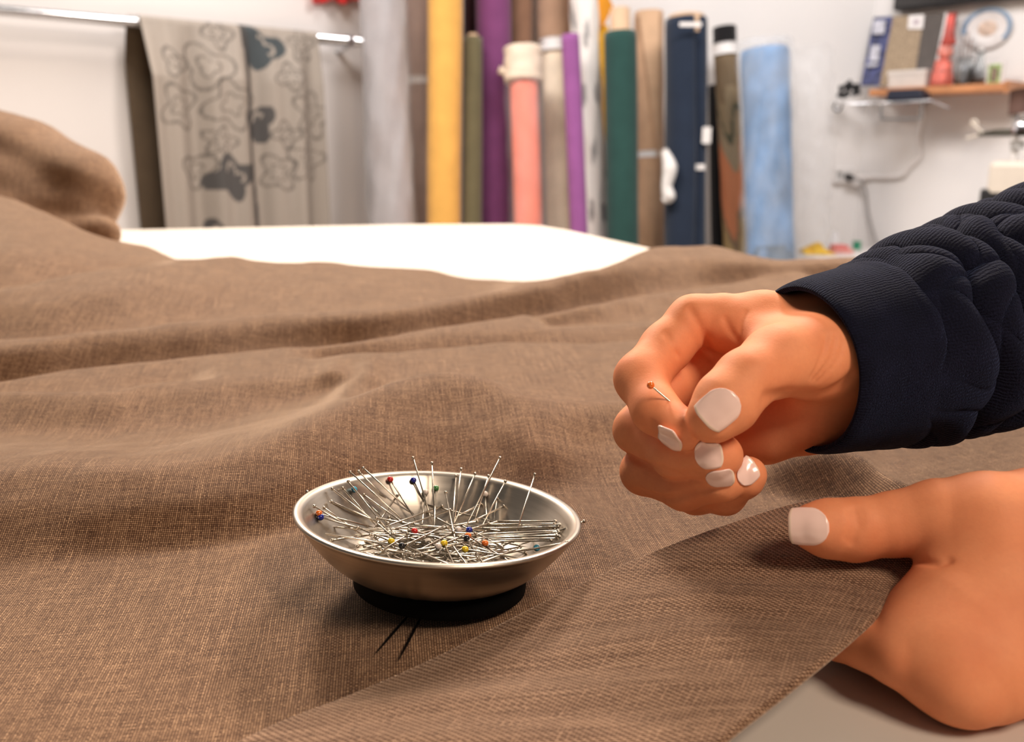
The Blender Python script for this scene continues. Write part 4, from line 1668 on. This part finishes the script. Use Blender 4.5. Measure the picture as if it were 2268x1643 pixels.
c = fabric_roll('coral pink roll with a cream top, wrapped in clear plastic', (1160, 180), (1170, 500), 62, 3.20, cloth_mat('coral_cloth', (0.83, 0.23, 0.15)))
cr = cloth_mat('cream_cloth', (0.80, 0.66, 0.52))
d_ = (c[1] - c[2]) / np.linalg.norm(c[1] - c[2])
hh = px2m(72, (1160, 150), 3.20)
roll_body('cream_cap', c[1] + d_ * hh, c[1] - d_ * 0.002, c[3] * 1.34, cr, c[0], n=16, crumple=0.03)
v, f = tube_vf([c[1] + d_ * hh * 0.25 - RGT * c[3] * 1.2, c[1] + d_ * hh * 0.35 - RGT * c[3] * 1.75], [0.012, 0.014], 14)
mesh_obj('knot', v, f, cr, c[0])
wrap(c[0], c[1], c[2], c[3], 0.0, 0.98, 1.38, 0.03, mat=M_BAG)
c = fabric_roll('dark brown roll behind the cream topped coral roll', (1152, -170), (1158, 500), 52, 3.52, cloth_mat('brown_cloth', (0.26, 0.14, 0.085)))
c = fabric_roll('cream roll with brown upper part and white tie band', (1228, 100), (1238, 500), 58, 3.46, cloth_mat('ivory_cloth', (0.88, 0.74, 0.57)), crumple=0.012)
d_ = (c[1] - c[2]) / np.linalg.norm(c[1] - c[2])
roll_body('brown_top', c[1] + d_ * 0.50, c[1], c[3] * 1.22, cloth_mat('tan_brown_cloth', (0.42, 0.26, 0.17)), c[0], n=24, crumple=0.03)
band(c[0], c[1], c[2], c[3], -0.012, 0.018, M_WHITE, k=1.26)


def blot(U):
    n = len(U)
    col = np.empty((n, 3)); col[:] = (0.80, 0.76, 0.72)
    s = np.sin(U[:, 0] * 23 + np.sin(U[:, 1] * 2) * 2) * np.sin(U[:, 1] * 3.1 + U[:, 0] * 9)
    col[s > 0.62] = (0.30, 0.29, 0.29)
    return col


def floral(U):
    n = len(U)
    t = U[:, 0] / U[:, 0].max()
    w = t + 0.035 * np.sin(U[:, 1] * 2 + 1) + 0.03 * np.sin(U[:, 1] * 3 + t * 25)
    stops = [(0.0, (0.20, 0.14, 0.08)), (0.10, (0.33, 0.25, 0.15)), (0.16, (0.10, 0.10, 0.06)), (0.19, (0.40, 0.31, 0.20)), (0.28, (0.70, 0.27, 0.13)), (0.42, (0.30, 0.20, 0.12)),
             (0.46, (0.55, 0.40, 0.19)), (0.58, (0.42, 0.33, 0.20)), (0.64, (0.09, 0.05, 0.06)), (0.69, (0.78, 0.33, 0.16)), (0.90, (0.85, 0.60, 0.45))]
    col = np.empty((n, 3))
    for p, c_ in stops:
        col[w >= p] = c_
    col[w < 0] = stops[0][1]
    return col


c = fabric_roll('slim violet roll squeezed left of the white patterned roll', (1263, 78), (1282, 500), 40, 3.14, cloth_mat('violet_cloth', (0.27, 0.085, 0.26)))
c = fabric_roll('white roll with sparse grey print, loosely wrapped', (1284, -150), (1318, 505), 62, 3.32, attr_mat('grey_print'), pat=blot, crumple=0.07, n=120)
c = fabric_roll('thin golden yellow roll behind the white printed roll', (1328, 60), (1338, 510), 40, 3.50, cloth_mat('golden_cloth', (0.76, 0.40, 0.02)))
# loose golden corner on top of it
g = c[1]
mesh_obj('loose_corner', [g + RGT * .03 * q[0] + Z3 * .03 * q[1] + np.array([0, q[2] * .01, 0]) for q in [(-.8, 4.5, 0), (.5, 4.2, -2), (1.4, 2.2, -5), (.2, -.4, -6), (-.7, 1, -1), (-.5, 4.4, 2.5), (1.2, 2.2, 2), (.1, -.3, 2)]],
         [(0, 1, 2), (0, 2, 3, 4), (5, 6, 1), (5, 7, 6), (6, 2, 1), (6, 7, 3, 2), (0, 5, 1), (4, 3, 7, 5, 0)], cloth_mat('amber_cloth', (0.88, 0.36, 0.03)), c[0], smooth=False)
c = fabric_roll('dark green roll with a bare cardboard tube end on top', (1374, 74), (1379, 515), 72, 3.18, cloth_mat('bottle_green_cloth', (0.018, 0.060, 0.052)), core=52, core_w=0.62)
c = fabric_roll('tan roll with a folded over edge and a white tie hanging down', (1437, 28), (1440, 520), 64, 3.42, cloth_mat('tan_cloth', (0.60, 0.38, 0.235)), crumple=0.015)
t0 = tt(c[1], c[2], 336)
band(c[0], c[1], c[2], c[3], t0, tt(c[1], c[2], 350), M_WHITE, k=1.07)
pt_ = at(1470, 330, 3.08)
tube('hanging_tie', [pt_ + RGT * .0, pt_ + RGT * .022 - Z3 * .06, pt_ + RGT * .015 - Z3 * .12, pt_ + RGT * .022 - Z3 * .155, pt_ + RGT * .005 - Z3 * .17], [.012, .026, .018, .024, .010], M_WHITE, c[0], 14, n=30)
sd_ = RGT * c[3] * 0.4
mesh_obj('folded_edge', [c[1] - np.array([0, c[3] * 1.12, 0]) - sd_ * 2.1 + Z3 * .002, c[1] - np.array([0, c[3] * 1.12, 0]) + sd_ * 1.2, c[1] + (c[2] - c[1]) * .38 - np.array([0, c[3] * 1.18, 0]) + sd_ * 1.5,
         c[1] - np.array([0, c[3] * 1.22, 0]) - sd_ * 2.1, c[1] - np.array([0, c[3] * 1.22, 0]) + sd_ * 1.2, c[1] + (c[2] - c[1]) * .38 - np.array([0, c[3] * 1.26, 0]) + sd_ * 1.5],
         [(0, 1, 2), (5, 4, 3), (0, 3, 4, 1), (1, 4, 5, 2), (2, 5, 3, 0)], cloth_mat('tan_cloth_light', (0.66, 0.43, 0.27)), c[0], smooth=False)
navy = cloth_mat('navy_cloth', (0.014, 0.023, 0.044))
c = fabric_roll('wide navy blue double roll with small white labels', (1520, 44), (1517, 525), 92, 3.22, navy, core=8, core_w=0.85, wob=0.03,
                r_fn=lambda t, ph: 1 - 0.34 * math.exp(-((ph - 1.12 + 0.12 * math.sin(5 * t)) / 0.17) ** 2))
for (lx0, ly0, lx1, ly1) in ((1512, 364, 1560, 376), (1507, 50, 1552, 58), (1556, 283, 1574, 316)):
    p0 = at((lx0 + lx1) / 2, (ly0 + ly1) / 2, 3.22 - px2m(46, (1520, 300), 3.32) - 0.035)
    box('paper_label', tuple(p0), (px2m(lx1 - lx0, (1520, 300), 3.3), 0.002, px2m(ly1 - ly0, (1520, 300), 3.3)), M_WHITE, c[0])
c = fabric_roll('floral print roll in orange and beige with a black end and white band', (1606, 98), (1627, 525), 50, 3.42, attr_mat('floral_print'), pat=floral, crumple=0.02, n=120)
d_ = (c[1] - c[2]) / np.linalg.norm(c[1] - c[2])
roll_body('black_end', c[1] + d_ * px2m(36, (1606, 98), 3.42), c[1], c[3] * 1.02, cloth_mat('black_cloth', (0.010, 0.009, 0.010)), c[0], n=10)
band(c[0], c[1], c[2], c[3], 0.0, tt(c[1], c[2], 124), M_WHITE, k=1.12)
c = fabric_roll('black roll standing behind the floral print roll', (1585, 190), (1592, 525), 34, 3.55, cloth_mat('jet_cloth', (0.010, 0.010, 0.012)))
c = fabric_roll('light blue roll in a clear plastic bag, last roll on the right', (1693, 112), (1706, 540), 104, 3.16, cloth_mat('sky_blue_cloth', (0.105, 0.225, 0.42), var=0.4, scale=9), crumple=0.015)
band(c[0], c[1], c[2], c[3], tt(c[1], c[2], 545), 0.99, cloth_mat('blue_end_cloth', (0.09, 0.24, 0.46)), 'blue_hem', 1.02)
wrap(c[0], c[1] + (c[1] - c[2]) * 0.02, c[2], c[3], 0.0, 0.97, 1.14, 0.05)
bagT, bagB = at(1790, 105, 3.36), at(1800, 500, 3.30)
bagB = bagT + (bagB - bagT) * ((bagT[2] - TZ + 0.17) / (bagT[2] - bagB[2]))
roll_body('loose_bag', bagT, bagB, px2m(44, (1790, 200), 3.36), M_BAG, c[0], crumple=0.12, wob=0.1, n=40)

# red cloth just at the top edge of the frame, on a peg of the left wall
pr = lw(752, -30, .05)
rc = thing('red_cloth', 'bright red cloth whose lower end just shows at the top edge', 'fabric', tuple(pr))
P_ = []
for i in range(40):
    for j in range(14):
        u, v_ = i / 39, j / 13
        P_.append(lw(692 + 122 * u, -75 + (80 + 5 * math.sin(u * 14)) * v_, .035 + .014 * math.sin(u * 22 + v_)))
o = mesh_obj('cloth', P_, [tuple(reversed(f)) for f in grid_faces(40, 14)], cloth_mat('red_cloth', (0.62, 0.03, 0.025)), rc)
o.modifiers.new('thick', 'SOLIDIFY').thickness = 0.006
tube('peg', [lw(752, -74, .0), lw(752, -76, .06)], 0.006, M_CHROME, rc, 10)

# ------------------------------------------------------------------ right wall: shelf, board and the things on it
def rbox(name, px0, py0, px1, py1, off0, off1, mat, parent, bev=0.002):
    """box standing against the right wall, spanning picture columns and rows at its front face"""
    a = rw(px0, (py0 + py1) / 2, off1); b = rw(px1, (py0 + py1) / 2, off1)
    zt = rw((px0 + px1) / 2, py0, off1)[2]; zb = rw((px0 + px1) / 2, py1, off1)[2]
    m = (a + b) / 2 - N3 * (off1 - off0) / 2
    w_ = np.linalg.norm((b - a)[:2])
    return box(name, (m[0], m[1], (zt + zb) / 2), (w_, abs(off1 - off0), zt - zb), mat, parent, RANG, bev)


wood = plain('orange_wood', (0.56, 0.24, 0.10), 0.5, var=0.2, scale=12)
shelf = thing('wall_shelf', 'orange wooden shelf on the right wall', 'shelf', tuple(rw(2080, 200, 0)))
rbox('board', 1925, 190, 2232, 206, 0.0, 0.19, wood, shelf)
rbox('end_lip', 2224, 178, 2233, 205, 0.0, 0.19, wood, shelf)
SHZ = rw(2080, 190, .19)[2]


def shelf_pt(px, off):
    p = rw(px, 190, off)
    p[2] = SHZ
    return p


# framed board leaning on the wall
bd = thing('display_board', 'large leaning board with navy, beige and dark brown panels', 'board', tuple(shelf_pt(2010, .12)))


def panel(name, quad_px, o0, o1, mat, th=0.012):
    """leaning slab through four picture points, lower edge at wall offset o1, upper edge at o0"""
    (ax, ay), (bx, by), (cx_, cy_), (dx, dy) = quad_px
    A, B, C_, D_ = rw(ax, ay, o0), rw(bx, by, o0), rw(cx_, cy_, o1), rw(dx, dy, o1)
    V = [A, B, C_, D_] + [p - N3 * th for p in (A, B, C_, D_)]
    return mesh_obj(name, V, [(3, 2, 1, 0), (4, 5, 6, 7), (0, 1, 5, 4), (1, 2, 6, 5), (2, 3, 7, 6), (3, 0, 4, 7)], mat, bd, smooth=False)


navyp = plain('navy_print', (0.05, 0.06, 0.16), 0.5, var=0.75, scale=45)
beigep = plain('beige_texture', (0.36, 0.27, 0.18), 0.85, var=0.35, scale=160)
brownp = plain('brown_panel', (0.085, 0.070, 0.062), 0.6, var=0.1)
redp = plain('maroon_edge', (0.22, 0.030, 0.022), 0.5, var=0.1)
whitep = plain('white_edge', (0.8, 0.76, 0.74), 0.5, var=0.02)
panel('navy_panel', [(1935, 38), (1978, 36), (1960, 190), (1906, 190)], .05, .120, navyp)
panel('beige_panel', [(1978, 36), (2046, 33), (2022, 190), (1948, 190)], .052, .122, beigep)
panel('brown_panel', [(2046, 33), (2094, 28), (2062, 190), (2022, 190)], .051, .121, brownp)
panel('white_strip', [(2094, 28), (2099, 28), (2067, 190), (2062, 190)], .052, .122, whitep)
panel('maroon_edge', [(2099, 28), (2120, 26), (2098, 110), (2082, 112)], .052, .086, redp)
for (ax, ay, bx, by) in ((1936, 45, 1962, 75), (1930, 100, 1950, 135), (1922, 140, 1946, 147)):
    o_ = .06 + .06 * (ay - 36) / 154 + .013
    panel('pale_motif', [(ax, ay), (bx, ay), (bx - 5, by), (ax - 5, by)], o_ - .004, o_ + .006, plain('pale_motif', (0.55, 0.55, 0.62), 0.5, var=0.4, scale=60), 0.004)
panel('paper_tag', [(2013, 34), (2047, 32), (2043, 64), (2010, 64)], .062, .072, whitep, 0.006)
panel('tag_mark', [(2024, 44), (2036, 43), (2034, 54), (2022, 54)], .066, .070, plain('tag_mark', (0.45, 0.36, 0.40), 0.6), 0.003)

bx_ = thing('white_box', 'small white box standing in front of the leaning board', 'box', tuple(shelf_pt(2010, .14)))
rbox('box_body', 1966, 162, 2050, 194, .126, .158, plain('white_card', (0.66, 0.60, 0.55), 0.6), bx_, 0.004)
rbox('box_lid', 1964, 155, 2052, 166, .124, .160, plain('white_card_lid', (0.70, 0.64, 0.59), 0.6), bx_, 0.004)


def stand_lathe(name, px, off, prof_px, mat, root, seg=28):
    b = shelf_pt(px, off)
    s_ = np.linalg.norm(b - CAM) / F
    v, f = lathe_vf([(r * s_, z * s_) for r, z in prof_px], seg, tuple(b))
    return mesh_obj(name, v, f, mat, root)


rd = thing('red_doll', 'red and pink patterned figurine with a tall hat beside the board', 'ornament', tuple(shelf_pt(2086, .155)))
rm = plain('red_pattern', (0.72, 0.16, 0.12), 0.5, var=0.5, scale=60)
stand_lathe('body', 2084, .155, [(0, 0), (19, 0), (21, 8), (17, 30), (14, 48), (0, 50)], rm, rd)
stand_lathe('head', 2086, .153, [(0, 50), (10, 52), (14, 62), (10, 74), (0, 77)], plain('pale_red', (0.75, 0.25, 0.20), 0.5, var=0.4, scale=60), rd)
stand_lathe('hat', 2090, .148, [(0, 74), (14, 76), (9, 96), (6, 128), (0, 131)], plain('hat_red', (0.60, 0.10, 0.08), 0.6, var=0.3), rd)
jar = thing('glass_jar', 'small glass jar holding thin rods, beside the red figurine', 'jar', tuple(shelf_pt(2128, .08)))
stand_lathe('jar', 2132, .06, [(0, 0), (15, 0), (16, 4), (16, 40), (13, 48), (14, 52), (12, 52), (11, 48), (14, 40), (14, 5), (0, 3)], M_GLASS, jar)
for k, (dx, hx) in enumerate(((-4, 14), (2, 22), (5, -2))):
    b0 = shelf_pt(2131 + dx * 0.5, .06) + Z3 * .006
    tube('rod', [b0, rw(2131 + hx, 70 + 14 * k, .05)], 0.0028, M_CHROME, jar, 8)
jr2 = thing('glass_bottle', 'clear glass bottle right of the jar with rods', 'bottle', tuple(shelf_pt(2165, .08)))
stand_lathe('bottle', 2165, .08, [(0, 0), (14, 0), (15, 4), (15, 30), (7, 44), (6, 60), (8, 62), (5, 62), (5, 44), (13, 29), (13, 5), (0, 3)], M_GLASS, jr2)
stand_lathe('stopper', 2165, .08, [(0, 58), (4.6, 58), (5, 66), (0, 68)], M_WHITE, jr2)
pf = thing('photo_frame', 'small tilted photo frame with a green picture at the shelf end', 'photo frame', tuple(shelf_pt(2205, .1)))
rbox('frame', 2184, 138, 2222, 190, .09, .100, whitep, pf)
rbox('picture', 2188, 142, 2216, 184, .100, .102, plain('green_photo', (0.30, 0.42, 0.16), 0.5, var=0.5, scale=70), pf, 0)
rbox('portrait', 2195, 150, 2208, 180, .102, .103, plain('dark_portrait', (0.20, 0.14, 0.11), 0.5, var=0.6, scale=120), pf, 0)
# round plate on the wall
pl = thing('wall_plate', 'round white plate with a blue rim hung above the shelf', 'plate', tuple(rw(2188, 62, 0)))
pc = rw(2188, 63, 0.0)
s_ = np.linalg.norm(pc - CAM) / F


def disc(name, prof_px, mat, ph0=0.0, ph1=2 * math.pi, wrapd=True):
    seg = 40
    V = []
    for r, h_ in prof_px:
        for k in range(seg):
            ph_ = ph0 + (ph1 - ph0) * k / (seg if wrapd else seg - 1)
            V.append(pc + E3 * math.cos(ph_) * r * s_ * 1.25 + Z3 * math.sin(ph_) * r * s_ + N3 * h_ * s_)
    return mesh_obj(name, V, [tuple(reversed(f)) for f in grid_faces(len(prof_px), seg, wrap_v=wrapd)], mat, pl)


disc('plate', [(0, 2), (17, 2), (24, 4), (36, 7), (37, 6), (36, 5), (20, 0.3), (0, 0.3)], plain('glazed_white', (0.80, 0.76, 0.74), 0.25))
disc('blue_rim', [(29, 6.0), (32, 6.8), (35.5, 7.6), (36, 7.2)], plain('blue_glaze', (0.22, 0.32, 0.45), 0.25, var=0.3, scale=60), -0.7, 3.4, False)
disc('centre_motif', [(0, 2.6), (13, 2.6), (14, 2.3)], plain('tan_motif', (0.66, 0.50, 0.40), 0.4, var=0.25, scale=60))

# wire rack under the shelf with its load
rack = thing('wire_rack', 'black wire rack fixed under the orange shelf', 'rack', tuple(rw(1990, 228, 0)))
for off in (.10, .19, .27):
    tube('wire', [rw(1862 if off > .15 else 1900, 230, off), rw(1990, 227, off), rw(2060, 222, off), rw(2104, 240, off)], 0.0035, M_BLACK if off < .2 else M_CHROME, rack, 8)
for px in (1932, 1970, 2010, 2050):
    tube('cross_wire', [rw(px, 229, .0), rw(px, 229, .27)], 0.0035, M_BLACK, rack, 8)
tube('basket_loop', [rw(1952, 228, .27), rw(1952, 258, .27), rw(1960, 263, .27), rw(2032, 262, .27), rw(2040, 256, .27), rw(2042, 224, .27)], 0.004, plain('grey_wire', (0.25, 0.25, 0.25), 0.4, metal=.5), rack, 8, n=40)
tube('hook', [rw(1868, 230, .17), rw(1860, 246, .17), rw(1850, 238, .17)], 0.003, M_CHROME, rack, 8, n=14)
nb = thing('navy_case', 'dark navy flat case lying on the wire rack', 'case', tuple(rw(2000, 220, .1)))
rbox('case', 1962, 204, 2042, 222, .195, .262, plain('navy_vinyl', (0.012, 0.016, 0.035), 0.5), nb, 0.006)
rbox('flap', 1966, 198, 2036, 205, .20, .258, plain('navy_vinyl_flap', (0.016, 0.02, 0.04), 0.5), nb, 0.003)
ck = thing('black_clip_bundle', 'tangle of small black clips at the left end of the wire rack', 'clips', tuple(rw(1872, 220, .1)))
for k in range(9):
    p = rw(1856 + 34 * rng.random(), 184 + 36 * rng.random(), .16 + .05 * rng.random())
    q = p + np.array([rng.uniform(-.03, .03), rng.uniform(-.02, .02), rng.uniform(-.02, .03)])
    tube('clip', [p, (p + q) / 2 + Z3 * .01, q], [.008, .012, .006], M_BLACK, ck, 8, n=8)
tube('clip_ring', [rw(1852, 226, .18), rw(1846, 240, .18), rw(1858, 246, .18), rw(1866, 230, .18)], .0035, M_BLACK, ck, 8, n=16)

# outlet with plugs and cables
ol = thing('wall_outlet', 'white wall outlet in the corner with two plugs', 'outlet', tuple(on_plane(1872, 388, WC, np.array([0, -1.0]), 0.0)))


def bw(px, py, off):
    return on_plane(px, py, WC, np.array([0, -1.0]), off)


p = bw(1868, 388, .012)
box('plate', tuple(p), (px2m(46, (1868, 388), 3.6), .024, px2m(34, (1868, 388), 3.6)), M_WHITE, ol, 0, .004)
tube('plug', [bw(1876, 391, .02), bw(1884, 394, .06)], .013, M_BLACK, ol, 12)
tube('socket', [bw(1858, 388, .02), bw(1858, 388, .027)], .016, plain('socket_grey', (.5, .49, .48), .5), ol, 16)
grey = plain('grey_cable', (0.50, 0.46, 0.45), 0.5)
tag(tube('cable', [rw(2040, 236, .05), rw(2040, 262, .03), rw(2034, 300, .012), rw(2036, 345, .012), rw(2015, 368, .012), rw(1998, 388, .012), rw(1960, 392, .012), rw(1925, 392, .014), bw(1892, 395, .05)], .0095, plain('pale_cable', (0.80, 0.76, 0.74), 0.5), seg=10, n=90), 'pale cable running from the wire rack down to the outlet', 'cable')
tag(tube('cable', [bw(1886, 394, .055), bw(1906, 400, .06), rw(1918, 425, .03), rw(1924, 470, .03), rw(1934, 510, .04), rw(1945, 540, .06), rw(1962, 549, .12)], .0055, plain('dark_cable', (0.40, 0.38, 0.37), 0.5), seg=10, n=70), 'dark cable hanging from the outlet down to the side table', 'cable')
tv = thing('wall_screen', 'dark panel mounted high on the right wall, only its lower edge in view', 'screen', tuple(rw(2120, -20, .03)))
rbox('housing', 1982, -60, 2330, 3, .0, .06, M_BLACK, tv, .004)
rbox('screen_glass', 1988, -56, 2324, -3, .06, .063, plain('screen_glass', (.01, .01, .012), .1), tv, 0)

# ------------------------------------------------------------------ side table with a sewing machine and bits
SZ = -0.20
st = thing('side_table', 'white side table along the right wall', 'table', (1.6, 2.9, 0))


def rl(e, n, z):
    return np.array([WC[0] + RW_E[0] * e + RW_N[0] * n, WC[1] + RW_E[1] * e + RW_N[1] * n, z])


def ebox(name, e0, e1, n0, n1, z0, z1, mat, parent, bev=0.0):
    m = rl((e0 + e1) / 2, (n0 + n1) / 2, (z0 + z1) / 2)
    return box(name, tuple(m), (e1 - e0, n1 - n0, z1 - z0), mat, parent, RANG, bev)


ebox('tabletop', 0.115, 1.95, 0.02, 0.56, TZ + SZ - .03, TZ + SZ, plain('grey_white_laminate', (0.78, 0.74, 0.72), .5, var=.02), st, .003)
for e, n in ((.16, .08), (1.88, .08), (.16, .50), (1.88, .50)):
    ebox('leg', e - .025, e + .025, n - .025, n + .025, 0, TZ + SZ - .03, M_WHITE, st)


def spt(px, py):
    return pz(px, py, SZ)


def bit(name, label, cat, px, py, w, h, mat, mat2, part2, group='odds and ends on the side table'):
    p = spt(px, py)
    s_ = np.linalg.norm(p - CAM) / F
    root = thing(name, label, cat, tuple(p), group)
    return root, p, s_


r_, p, s_ = bit('yellow_cloth', 'crumpled yellow cloth right beside the blue roll', 'cloth', 1806, 561, 0, 0, None, None, None)
V = []
for i in range(40):
    for j in range(16):
        u, v_ = i / 39 - .5, j / 15 - .5
        hgt = (1 - (2 * u) ** 4) * (1 - (2 * v_) ** 2) * (20 + 14 * math.sin(u * 9 + 1) + 8 * math.sin(u * 23 + v_ * 7)) * (1.25 if u < -.1 else .7)
        V.append(p + RGT * u * 62 * s_ + np.array([0, v_ * 70 * s_, 0]) + Z3 * (hgt * s_ * .75 + .003))
mesh_obj('cloth', V, grid_faces(40, 16), cloth_mat('bright_yellow_cloth', (0.80, 0.50, 0.06), var=.2), r_).modifiers.new('t', 'SOLIDIFY').thickness = 0.002
r_, p, s_ = bit('thread_spool', 'white cone of thread behind the pink cloth on the side table', 'spool', 1846, 553, 0, 0, None, None, None)
v, f = lathe_vf([(0, 0), (14 * s_, 0), (14 * s_, 3 * s_), (12 * s_, 4 * s_), (7 * s_, 34 * s_), (3 * s_, 36 * s_), (0, 38 * s_)], 24, tuple(p))
mesh_obj('thread', v, f, plain('white_thread', (.78, .76, .76), .8, var=.15, scale=200), r_)
v, f = lathe_vf([(0, -.0), (15 * s_, 0), (15 * s_, 2 * s_), (0, 2.4 * s_)], 24, tuple(p))
mesh_obj('cone_base', v, f, plain('grey_cone', (.4, .38, .37), .6), r_)
r_, p, s_ = bit('pink_cloth', 'small red and pink folded cloth on the side table', 'cloth', 1862, 560, 0, 0, None, None, None)
for k, (w_, h_, c_) in enumerate(((42, 9, (.80, .36, .32)), (30, 8, (.72, .20, .18)))):
    v, f = box_vf(p[0] - k * 4 * s_, p[1], p[2] + (4.5 + 8.4 * k) * s_, w_ * s_, 34 * s_, h_ * s_)
    o = mesh_obj('fold', v, f, cloth_mat('pink_fold', c_), r_, smooth=False); bevel(o, 3 * s_, 3)
r_, p, s_ = bit('green_spool', 'small green thread spool on the side table', 'spool', 1897, 552, 0, 0, None, None, None)
v, f = lathe_vf([(0, 0), (10 * s_, 0), (10 * s_, 2 * s_), (7 * s_, 3 * s_), (7 * s_, 13 * s_), (10 * s_, 14 * s_), (10 * s_, 16 * s_), (0, 16 * s_)], 20, tuple(p))
mesh_obj('spool', v, f, plain('green_thread', (.05, .30, .16), .6), r_)
v, f = lathe_vf([(7.2 * s_, 3.4 * s_), (8 * s_, 6 * s_), (8 * s_, 10 * s_), (7.2 * s_, 12.6 * s_)], 20, tuple(p))
mesh_obj('thread', v, f, plain('green_thread_wound', (.06, .34, .20), .9, var=.2, scale=300), r_)

# sewing machine with a thread stand, at the right edge of the frame
sm_p = rl(0.95, 0.34, TZ + SZ)
q_ = at(2262, 300, 1.0)
# place it where the ray at the frame edge meets the row 0.34 m in front of the wall
o_ = rw(2262, 300, .36)
mp_ = np.array([o_[0], o_[1], TZ + SZ])
mc = thing('sewing_machine', 'sewing machine with a tall thread stand at the right edge', 'sewing machine', tuple(mp_))
cream = plain('cream_enamel', (0.74, 0.66, 0.56), 0.35, var=.03)
smm = np.linalg.norm(o_ - CAM) / F


def mpt(px, py, off=.36):
    return rw(px, py, off)


zb_ = TZ + SZ
ee = (o_[:2] - WC) @ RW_E
ebox('bed', ee - .10, ee + .36, .24, .46, zb_, zb_ + .06, cream, mc, .01)
ebox('pillar', ee + .22, ee + .34, .27, .44, zb_ + .05, zb_ + .30, cream, mc, .015)
ebox('arm', ee - .06, ee + .34, .28, .43, zb_ + .22, zb_ + .33, cream, mc, .015)
zk = mpt(2252, 460)[2]
ebox('head', ee - .075, ee + .02, .29, .43, min(zk, zb_ + .14), mpt(2250, 418)[2], M_BLACK, mc, .006)
tube('lever', [mpt(2160, 478), mpt(2190, 468), mpt(2222, 458)], [.010, .012, .010], plain('ivory_lever', (.80, .70, .52), .4), mc, 12, n=10)
tube('dial', [mpt(2252, 436, .46), mpt(2252, 436, .475)], .022, M_CHROME, mc, 20)
tube('stand_post', [np.array([*mpt(2254, 300)[:2], zb_ + .3]), mpt(2254, 205)], .011, plain('stand_grey', (.62, .58, .55), .35), mc, 14)
tube('post_collar', [mpt(2254, 330), mpt(2254, 312)], .02, plain('collar_grey', (.35, .33, .31), .35), mc, 14)
tube('thread_guide_plate', [mpt(2168, 298), mpt(2215, 294), mpt(2300, 294)], [.006, .012, .012], plain('dark_metal', (.07, .065, .05), .35, metal=.6), mc, 10, n=12)
tube('guide_wire', [mpt(2180, 296), mpt(2160, 280), mpt(2152, 270), mpt(2160, 266), mpt(2166, 276)], .004, cream, mc, 8, n=20)
tube('guide_rod', [mpt(2140, 306), mpt(2176, 298)], .004, cream, mc, 8)
tube('thread_cone', [mpt(2262, 252), mpt(2262, 198)], [.036, .030], plain('brown_thread', (.11, .055, .04), .8, var=.2, scale=200), mc, 24)
tube('cone_holder', [mpt(2262, 292), mpt(2262, 252)], [.03, .012], M_CHROME, mc, 16)
